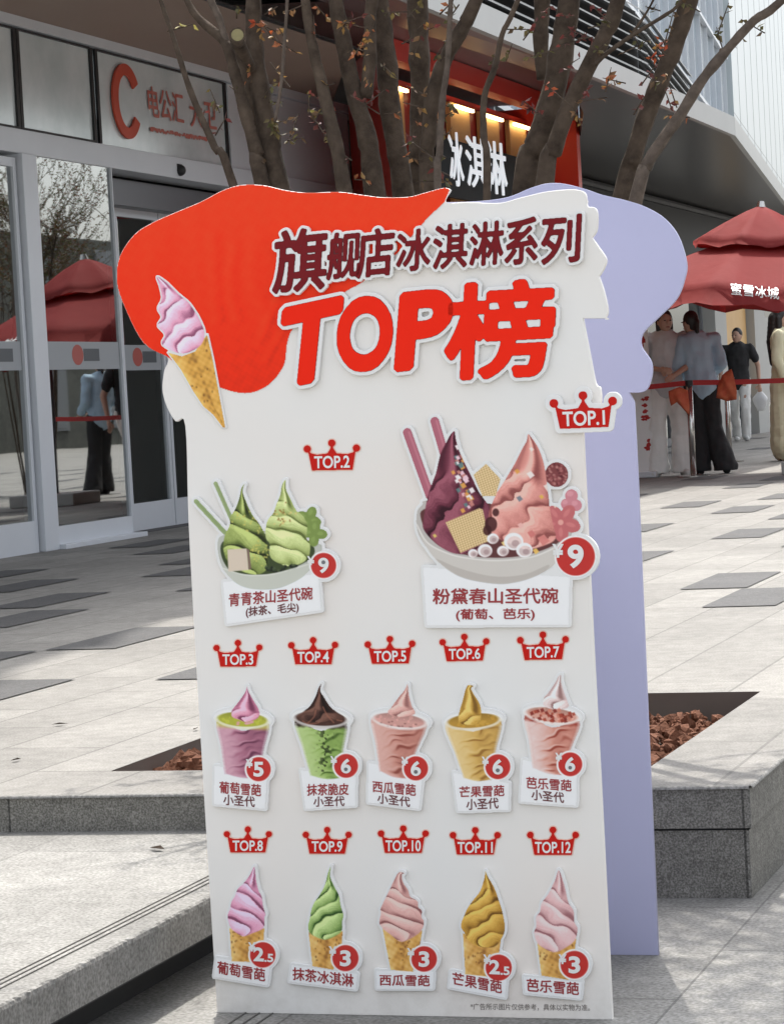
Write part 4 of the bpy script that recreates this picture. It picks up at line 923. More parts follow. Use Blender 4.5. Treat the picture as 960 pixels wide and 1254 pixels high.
# canopy
# the soffit steps up over the red shop, then runs level again beyond it
step=[(-5.62,21.6),(-6.4,25.3),(-7.0,27.5),(XG-2,27.5)]
poly=step+[(XG-2,75),(-8.3,75),(-8.1,48.5),(-5.6,28.9),(-5.6,21.6)]
cb=prism(bmesh.new(),poly[::-1],4.0,4.16); prism(cb,[(XF-.2,4),(-6.15,4),(-6.15,24.0),(-7.0,27.4),(XF-.2,27.4)],4.47,4.53)
cn=part('canopy',cb,M['soffit3'])
def soff(pts,m_): 
    bm=bmesh.new(); lo=[bm.verts.new(p) for p in pts]; hi=[bm.verts.new((p[0],p[1],p[2]+.012)) for p in pts]; bm.faces.new(lo); bm.faces.new(hi[::-1]); n_=len(lo)
    for i_ in range(n_): bm.faces.new((lo[i_],lo[(i_+1)%n_],hi[(i_+1)%n_],hi[i_]))
    bmesh.ops.recalc_face_normals(bm,faces=bm.faces); obj('soffit_board',bm,m_,cn)
soff([(XF-.2,4,4.0),(-6.76,4,4.0),(-6.76,19.3,4.0),(XF-.2,22.9,4.0)],M['soffit'])
soff([(-6.71,4,4.02),(-5.62,4,4.0),(-5.62,21.6,4.0),(-6.38,25.2,4.25),(-6.71,18.2,4.30)],M['soffit2'])
soff([(-6.30,18.9,4.30),(-6.38,25.2,4.30),(-7.0,27.45,4.36),(XF-.2,27.45,4.42),(XF-.2,18.9,4.42)],M['soffit2'])
bm=bmesh.new()
for p_,q_ in zip(step,step[1:]): bm.faces.new([bm.verts.new((p_[0],p_[1]-.003,4.001)),bm.verts.new((q_[0],q_[1]-.003,4.001)),bm.verts.new((q_[0],q_[1]-.003,4.46)),bm.verts.new((p_[0],p_[1]-.003,4.159))])
obj('step_face',bm,M['soffit3'],cn)
bm=bmesh.new(); box(bm,-6.76,-6.71,4,19.5,4.002,4.015); obj('soffit_gap',bm,M['black'],cn)
bm=bmesh.new()
fl_=[(-5.6,4),(-5.6,28.9),(-8.1,48.5),(-8.3,75)]
for (x0,y0),(x1,y1) in zip(fl_,fl_[1:]):
    d=Vector((x1-x0,y1-y0,0)).normalized(); n_=Vector((d.y,-d.x,0))
    prism(bm,[(x0,y0),(x0+n_.x*.06,y0+n_.y*.06),(x1+n_.x*.06,y1+n_.y*.06),(x1,y1)],3.985,4.20)
obj('fascia',bm,M['fascia'],cn)
# louvre screens above the canopy
M['louv']=mat('louvre slat',(.33,.34,.34),.5,.2); 
def louvre(p0,p1,z0,z1,n_,slope=0):
    bm=bmesh.new(); d=Vector((p1[0]-p0[0],p1[1]-p0[1],0)); L_=d.length; d/=L_; n=Vector((d.y,-d.x,0))
    for i in range(n_):
        z=z0+(z1-z0)*i/(n_-1); e=1-slope*i/(n_-1)
        a=Vector((*p0,z)); b=Vector((*p0,z))+d*L_*e
        vs=[]
        for q in (a,b):
            vs.append([bm.verts.new(q+n*.03+Vector((0,0,-.03))),bm.verts.new(q+n*.03+Vector((0,0,-.015))),bm.verts.new(q-n*.04+Vector((0,0,.03))),bm.verts.new(q-n*.04+Vector((0,0,.015)))])
        for k_ in range(4): bm.faces.new((vs[0][k_],vs[0][(k_+1)%4],vs[1][(k_+1)%4],vs[1][k_]))
        bm.faces.new(vs[0][::-1]); bm.faces.new(vs[1])
    o=obj('louvre_screen',bm,M['louv'],cn)
    bm=bmesh.new(); e=1-slope; q0=Vector((*p0,0))-n*.08; q1=q0+d*L_
    bm.faces.new([bm.verts.new((q0.x,q0.y,z0-.1)),bm.verts.new((q1.x,q1.y,z0-.1)),bm.verts.new((q0.x+d.x*L_*e,q0.y+d.y*L_*e,z1)),bm.verts.new((q0.x,q0.y,z1))])
    obj('screen_backing',bm,M['grill'],o)
louvre((-5.95,15),(-6.0,26.5),4.28,5.15,9)
louvre((-6.02,26.6),(-8.0,42),4.28,5.15,9,.62)
# ---- glass tower
twr=empty('glass_tower',(-9,40,4.2)); tag(twr,'pale blue glass curtain wall building above the dark canopy','building')
CD=Vector((-.125,.992,0)).normalized(); T0=Vector((-7.05,17,0)); NT=Vector((CD.y,-CD.x,0))
def tw(name,s0,s1,z0,z1,d0,d1,m_,parent=None):
    bm=bmesh.new(); a=T0+CD*s0; b=T0+CD*s1
    prism(bm,[(a+NT*d0)[:2],(b+NT*d0)[:2],(b+NT*d1)[:2],(a+NT*d1)[:2]],z0,z1)
    o=obj(name,bm,m_,parent or twr)
    if parent is None: o.matrix_parent_inverse=Matrix.Translation(-twr.location)
    return o
M['tglass']=mat('sky reflecting glass',(.44,.54,.62),.08,.5,.6,noise=(.35,(.60,.67,.71),.5)); M['tglass2']=mat('paler curtain glass',(.66,.70,.72),.15,.25,.5,noise=(.8,(.52,.58,.61),.4))
tw('wall',-2.6,400,4.62,16,-6,-.25,M['concrete'])
s=-2.6; i=0; random.seed(12)
while s<56:
    wd=1.3 if s<30 else 2.2; f=tw('curtain_window',s,s+.05,4.62,16,-.2,.0,M['metal'])
    o=tw('pane',s+.05,s+wd,4.62,16,-.16,-.10-random.uniform(0,.02),random.choice((M['tglass'],M['tglass2'],M['tglass'])),f); s+=wd; i+=1
for z in (4.7,6.3,8.2,10.4): tw('transom',-2.6,56,z,z+.09,-.09,.03,M['metal'])
M['panel']=mat('pale blue grey cladding',(.50,.55,.57),.35,0,.5,noise=(.5,(.44,.49,.51),.4))
pier=tw('end_pier',56.2,400,.3,26,-.25,.12,M['panel'])
for k_ in range(14): tw('pier_seam',59+k_*3.4,59.05+k_*3.4,4.2,26,.121,.126,M['metald'],pier)
for z in (6.4,8.9): tw('pier_joint',56.2,200,z,z+.02,.121,.124,M['metald'])

M['litwhite']=mat('backlit white letters',(.8,.82,.85),.5); _p=M['litwhite'].node_tree.nodes['Principled BSDF']; _p.inputs['Emission Color'].default_value=(.85,.93,1,1); _p.inputs['Emission Strength'].default_value=.22
M['lampbar']=mat('lit lamp bar',(.9,.7,.4),.5); _p=M['lampbar'].node_tree.nodes['Principled BSDF']; _p.inputs['Emission Color'].default_value=(1,.72,.35,1); _p.inputs['Emission Strength'].default_value=3.5
# ================================================================ red ice cream shop front
XR=-7.0; YA_=onX(424,150,XF).y
shop=empty('red_shopfront',(XR,21.6,ZF)); tag(shop,'red framed ice cream shop front with white lettering','shop front')
def sp(name,bm,m_,parent=shop,**k_):
    o=obj(name,bm,m_,parent,**k_)
    if parent is shop: o.matrix_parent_inverse=Matrix.Translation(-shop.location)
    return o
sp('side_fin',prism(bmesh.new(),[(XR,YR0),(XR,YR0+.22),(XF+.03,YA_+.2),(XF+.03,YA_)],2.96,4.33),M['red']); sp('fin_pier',prism(bmesh.new(),[(XR-.1,YR0+.06),(XR-.1,YR0+.22),(XF+.03,YA_+.2),(XF+.03,YA_+.06)],ZF,2.955),M['concrete']); sp('side_fin',B(XF-.02,XR,YR1-.14,YR1,ZF,4.33),M['red'])
sp('lintel',B(XR-.16,XR-.002,YR0+.14,YR1-.14,4.15,4.33),M['red'])
sp('back_wall',B(XF-.02,XF+.02,YA_+.3,YR1-.14,ZF,4.3),M['redd'])
y=YR0+1.25
for i in range(5):
    wp=sp('oak_panel',B(XR-.55,XR-.50,y,y+.66,2.35,4.12),M['warm']); y+=1.06
    obj('lamp_bar',B(XR-.47,XR-.44,y-1.03,y-.42,4.06,4.09),M['lampbar'],wp)
sp('red_panel',B(XR-.60,XR-.56,YR0+1.16,YR1-.14,2.3,4.2),M['redd'])
sp('counter_hood',B(XR-.5,XR-.12,YR0+1.0,YR1-.3,2.2,2.42),M['warm'])
sgn=sp('sign_letters_rail',B(XR-.30,XR-.26,onX(566,170,XR).y,YR1-.4,3.10,3.66),M['grill'])
for ch,x0,x1,yt,yb in (('冰',572,588,160,226),('淇',592,616,166,228),('淋',617,640,172,236)):
    a=onX(x0,(yt+yb)/2,XR); b=onX(x1,(yt+yb)/2,XR); zt=onX((x0+x1)/2,yt,XR).z; zb=onX((x0+x1)/2,yb,XR).z
    g,fs,_=bold(ch,.014,160); bm=bmesh.new(); vs=[bm.verts.new((XR-.17,a.y+(b.y-a.y)*u_,zb+(zt-zb)*v_)) for u_,v_ in g]
    for f_ in fs:
        try: bm.faces.new([vs[i_] for i_ in f_])
        except ValueError: pass
    r_=bmesh.ops.extrude_face_region(bm,geom=bm.faces[:])
    for v_ in r_['geom']:
        if isinstance(v_,bmesh.types.BMVert): v_.co.x-=.012
    bmesh.ops.recalc_face_normals(bm,faces=bm.faces); me=bm
    obj('sign_letter',me,M['litwhite'],sgn)

# ================================================================ umbrellas
def umbrella(loc,rz,Rr,ztop,zmid,zrim,tilt,post,label):
    u=empty('parasol',loc,0); tag(u,label,'umbrella')
    Rm=Matrix.Rotation(tilt,3,'Y')
    def tier(name,r0,z0,r1,z1,sag,skirt):
        bm=bmesh.new(); rings=[]; n=8; sub=6
        for j in range(7):
            t=j/6; rr=r0+(r1-r0)*t; z=z0+(z1-z0)*t**1.15
            ring=[]
            for k_ in range(n*sub):
                a=rz+k_/(n*sub)*2*math.pi; ph=(k_%sub)/sub; ca=math.pi/n; local=(ph-.5)*2*ca
                edge=math.cos(ca)/math.cos(local); rad=rr*(edge*.7+.3*(edge-.05*t*math.sin(ph*math.pi))) if rr>1e-3 else 0
                ring.append(bm.verts.new(Rm@Vector((rad*math.cos(a),rad*math.sin(a),z-sag*t*math.sin(ph*math.pi)))))
            rings.append(ring)
        if skirt:
            ring=[bm.verts.new(v.co+Rm@Vector((0,0,-skirt*(1-.25*math.sin(k_*1.9))))) for k_,v in enumerate(rings[-1])]; rings.append(ring)
        for a,b in zip(rings,rings[1:]):
            for k_ in range(n*sub):
                try: bm.faces.new((a[k_],a[(k_+1)%(n*sub)],b[(k_+1)%(n*sub)],b[k_]))
                except ValueError: pass
        bmesh.ops.solidify(bm,geom=bm.faces[:],thickness=.006)
        return obj(name,bm,M['umb'],u,smooth=True)
    tier('vent_canopy',.03,ztop,Rr*.46,zmid+.06,.03,.04)
    c=tier('canopy',Rr*.30,zmid+.02,Rr,zrim+.12,.05,.13)
    bm=bmesh.new(); tube(bm,[Rm@Vector((0,0,ztop-.03)),Rm@Vector((0,0,ztop+.05))],[.05,.03],10); obj('finial',bm,M['steel'],u)
    for k_ in range(8):
        a=rz+k_*math.pi/4; bm=bmesh.new(); tube(bm,[Rm@Vector((.05*math.cos(a),.05*math.sin(a),zmid-.05)),Rm@Vector((Rr*.97*math.cos(a),Rr*.97*math.sin(a),zrim+.09))],.011,6); obj('rib',bm,M['metald'],u)
    bm=bmesh.new(); tube(bm,[(post,0,.05),(post,0,zmid-.30)],.035,12); tube(bm,[(post,0,zmid-.30),(post*.5,0,zmid-.12),tuple(Rm@Vector((0,0,zmid-.02))),tuple(Rm@Vector((0,0,ztop-.03)))],.026,10); obj('post',bm,M['metald'],u,smooth=True)
    obj('base',B(post-.36,post+.36,-.34,.34,.002,.13,bev=.015),M['concrete'],u)
    return u,c,Rm
uc=onY(903,262,24.4)
ux=umbrella((uc.x,24.4,ZP),R(-90+18.5+22.5-1.6),1.45,2.60,2.20,1.66,R(5),.72,'maroon two tier parasol with white lettering above the queue')
# lettering on the near panel of the canopy
def canopy_text(u,c,Rm,txt,pxq):
    # project the letters along the view onto the canopy facet by a ray test, so they lie on the cloth
    g,fs,_=bold(txt,.016,140); tl,tr,br,bl_=[np.array(p,float) for p in pxq]
    uu=g[:,0:1]; vv=g[:,1:2]; P=(bl_*(1-uu)+br*uu)*(1-vv)+(tl*(1-uu)+tr*uu)*vv; co=[]
    from mathutils.bvhtree import BVHTree
    bv=BVHTree.FromPolygons([v.co.copy() for v in c.data.vertices],[tuple(p.vertices) for p in c.data.polygons])
    o=EYE-Vector(u.location); cen=None
    for x,y in P:
        d=ray(x,y).normalized(); h=bv.ray_cast(o,d)
        co.append((h[0]-d*.012) if h[0] is not None else None)
    ok=[k_ for k_ in co if k_ is not None]
    if not ok: return
    co=[k_ if k_ is not None else ok[0] for k_ in co]
    me=bpy.data.meshes.new('lettering'); me.from_pydata([tuple(k_) for k_ in co],[],fs); obj('lettering',me,M['white'],c)
canopy_text(ux[0],ux[1],ux[2],'蜜雪冰城',((894,346),(953,352),(953.5,367),(895,361)))
umbrella((-1.2,21.0,ZP),R(10),1.45,2.55,2.15,1.65,R(-4),.8,'maroon parasol standing on the plaza out to the right, near one')
umbrella((2.2,24.5,ZP),R(25),1.45,2.55,2.15,1.65,R(3),.8,'maroon parasol standing on the plaza out to the right, far one')

# opposite building, seen only in the door glass
opp=empty('opposite_building',(19,30,0)); tag(opp,'grey block building across the plaza mirrored in the doors','building')
o=obj('wall',B(18,30,8,75,0,6.7),M['brickgrey'],opp); o.matrix_parent_inverse=Matrix.Translation(-opp.location)
random.seed(8)
for y in range(12,74,5):
    for z in (.8,3.8):
        o=obj('window',B(17.95,18.02,y,y+2.6,z,z+2.6),M['metald'],opp); o.matrix_parent_inverse=Matrix.Translation(-opp.location)
        obj('pane',B(17.93,17.949,y+.1,y+2.5,z+.1,z+2.5),M['metald'],o)

# ================================================================ tree in the pit
tree=empty('multi_stem_tree',(-2.14,6.66,.15)); tag(tree,'bare multi stemmed tree with sparse reddish leaves rising behind the menu board','tree')
tip_=Matrix.Translation(-tree.location)
random.seed(21)
leaves=[]   # (pos,size,kind)
def bez(pts,n=5): return [Vector(p) for p in cr([tuple(p) for p in pts],n,False)]
ends=[]
def stem(px,w0,w1,Y,name='stem',base=True,grow=1.0,m='bark'):
    """px: pixel points from the top of the frame down; w0,w1 pixel widths at top and bottom"""
    P=[onY(x,y,Y) for x,y in px][::-1]; kk=(Y/CF.y if False else Y*1.06)/F
    Rd=[(w1+(w0-w1)*i/(len(P)-1))*kk/2 for i in range(len(P))]
    if base:
        d=P[0]; b=Vector((-2.14+.30*(d.x+2.14),6.66+.5*(Y-6.66),.14)); mid=b.lerp(d,.5)+Vector((.25*(d.x+2.14)*-.15,0,0))
        P=[b,b.lerp(mid,.5),mid]+P; Rd=[Rd[0]*1.5,Rd[0]*1.2,Rd[0]*1.08]+Rd
    if grow and px[0][1]<=8:
        d=(P[-1]-P[-2]).normalized()+Vector((random.uniform(-.1,.1),random.uniform(-.15,.15),.25)); d.normalize(); L_=grow*random.uniform(.9,1.3)*(.35 if P[-1].x<-2.3 else 1)
        for t in (.35,.7,1.05):
            P.append(P[len(P)-1]+d*L_*.38); Rd.append(max(Rd[-1]*.72,.005)); d=(d+Vector((random.uniform(-.18,.22),random.uniform(-.2,.2),.06))).normalized()
        ends.append((P[-3:],Rd[-1]))
    Q=bez(P,4); Rq=np.interp(np.linspace(0,len(Rd)-1,len(Q)),range(len(Rd)),Rd)
    Rq=[r*(1+.05*math.sin(i*1.7)+random.uniform(-.04,.04)) for i,r in enumerate(Rq)]
    bm=bmesh.new(); tube(bm,Q,Rq,10,wob=.06)
    o=obj(name,bm,M[m],tree,smooth=True); o.matrix_parent_inverse=tip_
    return Q
stem([(197,0),(218,63),(233,110),(263,180),(285,224)],5,11,6.35)
stem([(229,0),(245,24),(275,51),(285,79),(299,131),(315,190),(322,228)],8,20,6.5)
stem([(258,0),(269,24),(277,54)],9,9,6.5,'branch',False,.7,'bark2')
stem([(290,60),(300,85),(307,111),(316,170),(326,232)],13,15,6.62)
stem([(311,0),(311,51),(317,99),(330,170),(341,234)],19,30,6.55)
stem([(352,0),(348,59),(344,107),(337,148)],4,4.5,6.4,'branch',False,.5,'bark2')
stem([(374,0),(382,51),(394,103),(410,170),(422,234)],11,19,6.5)
stem([(411,0),(421,51),(433,111),(449,166),(460,240)],18,26,6.6)
stem([(456,0),(453,24),(453,71),(448,120)],14,17,6.6,'branch',False,.9)
stem([(463,0),(473,67),(477,127),(487,190),(494,240)],25,26,6.72)
stem([(511,0),(513,59),(515,119),(513,190),(511,236)],25,25,6.9)
stem([(583,0),(567,33),(545,73),(530,117),(525,167),(523,235)],17,19,6.55)
stem([(552,0),(550,40),(547,87),(542,120),(538,187),(536,236)],6,9,6.45,'branch',True,.6,'bark2')
stem([(634,0),(615,41),(606,82),(593,118),(592,164),(596,240)],6,9,6.3)
stem([(664,0),(662,52),(666,97)],19,17,6.95,'branch',False,.9)
stem([(697,0),(688,56),(675,124),(656,180),(643,231)],27,31,6.7)
stem([(756,2),(739,45),(716,90),(692,142),(677,187),(667,223)],19,21,6.6)
stem([(843,0),(829,46),(811,92),(793,137),(774,195),(761,245)],22,21,6.7)
stem([(957,0),(923,25),(889,62),(857,101),(832,142),(809,174),(790,206),(778,245)],10,16,6.45,m='bark2')
stem([(834,2),(815,18),(774,43),(742,66),(728,80)],4,6,6.5,'twig',False,.4)
stem([(797,5),(785,25),(772,44)],2.5,4,6.5,'twig',False,.3)
# root flare
bm=bmesh.new(); bmesh.ops.create_uvsphere(bm,u_segments=24,v_segments=12,radius=1)
for v in bm.verts: v.co=Vector((-2.14+v.co.x*.30*(1+.15*math.sin(5*math.atan2(v.co.y,v.co.x))),6.66+v.co.y*.22,.13+v.co.z*.13))
o=obj('root_flare',bm,M['bark'],tree,smooth=True); o.matrix_parent_inverse=tip_
# sawn stub
c0=onY(291,52,6.42); c1=onY(291,43,6.36); bm=bmesh.new(); tube(bm,[c0+Vector((0,.10,-.06)),c0,c1],[.012,.02,.021],14); o=obj('sawn_stub',bm,M['bark'],tree); o.matrix_parent_inverse=tip_
bm=bmesh.new(); tube(bm,[c1,c1+(c1-c0).normalized()*.002],.0165,18); o=obj('cut_face',bm,M['cut'],tree); o.matrix_parent_inverse=tip_
# crown above the frame: side branches and twigs
tw_bm=bmesh.new()
def twig(a,d,L_,r,depth=0):
    pts=[a]; rad=[r]; d=Vector(d).normalized()
    for i in range(4):
        d=(d+Vector((random.uniform(-.25,.25),random.uniform(-.25,.25),random.uniform(-.08,.2)))).normalized(); pts.append(pts[-1]+d*L_/4); rad.append(max(r*(1-.2*(i+1)),.0015))
        if depth<2 and random.random()<.75: twig(pts[-1],(d+Vector((random.uniform(-1,1.1),random.uniform(-.9,.9),random.uniform(-.1,.6)))).normalized(),L_*.6,rad[-1]*.6,depth+1)
        if depth>0:
            for _ in range(random.randint(2,4)): leaves.append((pts[-2].lerp(pts[-1],random.random()),random.uniform(.018,.034),0))
    tube(tw_bm,pts,rad,5,True)
for P,r in ends:
    for p in P:
        if p.x<-2.35 and random.random()<.8: continue
        for _ in range(2): twig(p,(random.uniform(-.6,1.1),random.uniform(-1,1),random.uniform(.1,.9)),random.uniform(.5,.95),max(r*.8,.005))
for _ in range(15):
    p=Vector((random.uniform(-1.9,-.5),random.uniform(6.1,9.2),random.uniform(3.0,4.1))); twig(p,(random.uniform(-.6,1),random.uniform(-1,1),random.uniform(0,.6)),random.uniform(.5,.9),.006)
for P,r in ends[-5:]:
    twig(P[-1],(.9,.1,.5),1.2,.012); twig(P[0],(.8,.7,.5),1.4,.012)
# leaf sprigs in view
SPR=[(225,33,2),(307,85,1),(290,12,0),(330,14,1),(357,12,1),(352,58,1),(340,88,1),(262,120,0),(287,110,0),(272,152,3),(335,158,0),(362,150,0),(378,122,2),(396,106,1),(421,190,3),(441,220,1),(402,166,0),(508,110,1),(503,128,1),(512,150,1),(515,182,0),(500,192,1),(541,190,0),(545,142,0),(549,58,0),(720,46,3),(697,52,3),(706,40,3),(805,60,4),(800,70,4),(808,48,4),(678,112,4),(880,45,0),(900,52,0),(918,30,0),(886,20,0),(535,222,0),(624,62,0),(641,36,0),(604,72,0),(740,30,0),(385,30,4),(392,12,1),(345,40,1),(318,30,4),(430,30,1),(446,60,1),(449,95,1),(480,15,0),(300,100,1),(340,125,0),(364,170,0),(505,165,3),(545,165,0),(552,20,0),(605,90,0),(250,140,3),(530,205,3),(322,200,0),(655,30,3),(672,8,3),(690,18,3),(820,30,0),(797,10,0),(838,4,0)]
SPR+=[(random.choice((random.uniform(300,560),random.uniform(600,860))),random.uniform(0,150),random.choice((0,0,1,3,3,1))) for _ in range(46)]
sp_bm=tw_bm
for x,y,kd in SPR:
    a=onY(x,y,6.5); d=Vector((random.uniform(-1,1),random.uniform(-.5,.3),random.uniform(-.2,.9))).normalized()
    L_=random.uniform(.03,.075); tube(sp_bm,[a-d*L_*.8,a,a+d*L_*.5],[.0022,.0018,.001],4)
    for i in range(random.randint(4,7)): leaves.append((a+d*random.uniform(-.7,.5)*L_,random.uniform(.012,.024),kd+10))
for b_,nm in ((tw_bm,'twigs'),):
    o=obj(nm,b_,M['bark'],tree); o.matrix_parent_inverse=tip_
bm=bmesh.new(); cl=bm.loops.layers.float_color.new('Col')
PAL={0:[(.10,.06,.03),(.13,.10,.035),(.09,.085,.03)],1:[(.30,.17,.05),(.34,.12,.05),(.20,.11,.05)],2:[(.30,.28,.06),(.34,.30,.08)],3:[(.16,.035,.03),(.11,.035,.03)],4:[(.45,.10,.03),(.40,.07,.03)]}
for p,s_,kd in leaves:
    if kd<10: c_=random.choice([(.10,.09,.03),(.12,.07,.03),(.16,.06,.03),(.08,.10,.03)])
    else: c_=random.choice(PAL[kd-10])
    a=Vector((random.uniform(-1,1),random.uniform(-1,1),random.uniform(-1,.6))).normalized(); b=a.orthogonal().normalized(); b.rotate(Matrix.Rotation(random.uniform(0,6),3,a)); n=a.cross(b)
    v=[bm.verts.new(p),bm.verts.new(p+a*s_*.5+b*s_*.32+n*s_*.1),bm.verts.new(p+a*s_*1.2),bm.verts.new(p+a*s_*.5-b*s_*.32+n*s_*.1)]
    for q in ((v[0],v[1],v[2]),(v[0],v[2],v[3])):
        f=bm.faces.new(q)
        for l in f.loops: l[cl]=(*c_,1)
o=obj('foliage',bm,M['leaf'],tree); o.matrix_parent_inverse=tip_

t2=tree.copy(); COL.objects.link(t2); t2.location=(-2.0,28,ZP); t2['label']='bare tree standing on the plaza out to the right, mirrored in the doors'; t2.rotation_euler=(0,0,1.1)
for ch_ in list(tree.children):
    c_=ch_.copy(); COL.objects.link(c_); c_.parent=t2; c_.matrix_parent_inverse=tip_
# ================================================================ queue barrier
def stanchion(x,y,label):
    s_=empty('queue_post',(x,y,ZP)); tag(s_,label,'queue post',group='steel posts of the queue barrier')
    bm=bmesh.new(); tube(bm,[(0,0,.02),(0,0,.90)],.032,16); obj('pole',bm,M['steel'],s_,smooth=True)
    bm=bmesh.new(); tube(bm,[(0,0,.001),(0,0,.015),(0,0,.03)],[.16,.16,.06],24); obj('base',bm,M['steel'],s_)
    bm=bmesh.new(); tube(bm,[(0,0,.901),(0,0,.955)],.036,16); obj('belt_head',bm,M['black'],s_)
p1=onZ(849,584,ZP); p2=onZ(893.5,566,ZP); p0=Vector((p1.x-2.0,p1.y+.15,ZP)); p3=Vector((p1.x+2.2,p1.y+1.3,ZP))
stanchion(p1.x,p1.y,'steel queue post nearest the camera, beside the black trousers'); stanchion(p2.x,p2.y,'steel queue post standing farther back by the man in black')
stanchion(p3.x,p3.y,'steel queue post out of view to the right')
stanchion(p0.x,p0.y,'steel queue post hidden behind the lavender board')
def belt(a,b,label,sag=.03,z=.905):
    bm=bmesh.new(); n=16; rows=[]
    d=(b-a).normalized(); nn=Vector((d.y,-d.x,0))*.002
    for i in range(n+1):
        t=i/n; q=a.lerp(b,t); zz=ZP+z-sag*4*t*(1-t)
        rows.append([bm.verts.new((q.x+s_*nn.x,q.y+s_*nn.y,zz+h)) for s_,h in ((1,0),(1,.05),(-1,.05),(-1,0))])
    for r0,r1 in zip(rows,rows[1:]):
        for k_ in range(4): bm.faces.new((r0[k_],r0[(k_+1)%4],r1[(k_+1)%4],r1[k_]))
    tag(obj('barrier_belt',bm,M['belt']),label,'barrier belt',group='red belts of the queue barrier')
belt(p0+(p1-p0).normalized()*.04,p1-(p1-p0).normalized()*.04,'red barrier belt running behind the lavender board to the near post')
belt(p1+(p3-p1).normalized()*.04,p3-(p3-p1).normalized()*.04,'red barrier belt running right past the man in black')
def rag(px,label):
    Y=p1.y-.06; bm=bmesh.new(); P=[onY(x,y,Y) for x,y in px]
    n=len(P); c=sum(P,Vector())/n; f=[bm.verts.new(p+Vector((0,random.uniform(-.03,.03),0))) for p in P]; cc=bm.verts.new(c+Vector((0,-.05,0)))
    for i in range(n): bm.faces.new((f[i],f[(i+1)%n],cc))
    bmesh.ops.subdivide_edges(bm,edges=bm.edges[:],cuts=3,use_grid_fill=True,smooth=.3)
    for v in bm.verts: v.co.y+=.012*math.sin(v.co.x*60+v.co.z*25)
    bmesh.ops.solidify(bm,geom=bm.faces[:],thickness=.006)
    tag(obj('red_cloth',bm,M['cloth_red'],smooth=True),label,'red cloth')
rag([(818,479),(832,474),(843,478),(844,492),(843.5,508),(836,500),(829,492),(821,497),(819,488)],'red cloth hanging from the belt left of the near post')
rag([(877,487),(879,470),(884,460),(889,455),(896,452),(899,466),(902,478),(901,489),(890,491)],'red cloth bundle standing up from the belt right of the near post')
# banner behind the lavender board
bn=empty('roll_up_banner',(onY(788,575,25.0).x,25.0,ZP)); tag(bn,'white roll up banner with red marks beside the lavender board','banner')
def bpart(name,bm,m_):
    o=obj(name,bm,m_,bn); return o
hx=.11
bpart('panel',B(-.25,hx,-.004,.004,.06,1.50),M['white']); bpart('base',B(-.28,hx+.03,-.09,.09,.002,.06,bev=.01),M['metal']); bpart('back_pole',B(-.1,-.08,.01,.03,.06,1.46),M['metal'])
for z,w_,h_ in ((.30,.09,.05),(.37,.05,.03),(.60,.10,.035),(.70,.08,.05),(.80,.085,.035),(.97,.06,.03),(1.36,.09,.07)):
    bm=bmesh.new()
    for q_ in range(4):
        cx_=hx-.015-w_*random.uniform(.3,.8); cz_=z+h_*random.uniform(-.7,.7); n_=9
        bm.faces.new([bm.verts.new((min(hx-.006,cx_+w_*.35*math.cos(k_/n_*6.283)*random.uniform(.5,1.1)),-.0052-.0004*q_,cz_+h_*.5*math.sin(k_/n_*6.283)*random.uniform(.4,1.1))) for k_ in range(n_)])
    bpart('red_mark',bm,M['belt'])

# ================================================================ people
_sb=bmesh.new(); bmesh.ops.create_uvsphere(_sb,u_segments=14,v_segments=9,radius=1); _sb.verts.ensure_lookup_table()
SV=np.array([v.co[:] for v in _sb.verts]); SF=[[v.index for v in f.verts] for f in _sb.faces]; _sb.free()
class Blobs:
    """a heap of overlapping balls, fused into one skin afterwards"""
    def __init__(s): s.v=[]; s.f=[]
    def mesh(s,name):
        me=bpy.data.meshes.new(name); me.from_pydata(np.concatenate(s.v).tolist(),[],s.f); return me
def blob(bm,c,r,rot=None):
    n=len(bm.v)*len(SV); bm.v.append(SV*np.array(r)+np.array(c)); bm.f+=[[i+n for i in f] for f in SF]
def limb(bm,pts,rads,flat=1.0):
    pts=[Vector(p) for p in pts]
    for (a,ra),(b,rb) in zip(zip(pts,rads),list(zip(pts,rads))[1:]):
        n=max(2,int((b-a).length/(min(ra,rb)*.5))); n=min(n,14)
        for i in range(n+1):
            t=i/n; r=ra+(rb-ra)*t; blob(bm,a.lerp(b,t),(r,r*flat,r))
def fuse(name,bm,m_,parent,vox=.012,sm=4):
    o=bpy.data.objects.new(name,bm.mesh(name)); COL.objects.link(o)
    r=o.modifiers.new('r','REMESH'); r.mode='VOXEL'; r.voxel_size=vox; s_=o.modifiers.new('s','SMOOTH'); s_.factor=.5; s_.iterations=sm
    return obj(name,apply_eval(o),m_,parent,smooth=True)
from mathutils import noise as mnoise
def crumple(o,amp,seed):
    me=o.data; nr=[v.normal.copy() for v in me.vertices]
    for v,n_ in zip(me.vertices,nr):
        q=v.co; v.co=q+n_*amp*(mnoise.noise(Vector((q.x*16+seed,q.y*16,q.z*7)))+.6*mnoise.noise(Vector((q.x*9-q.z*12,q.y*9+seed,q.z*9))))
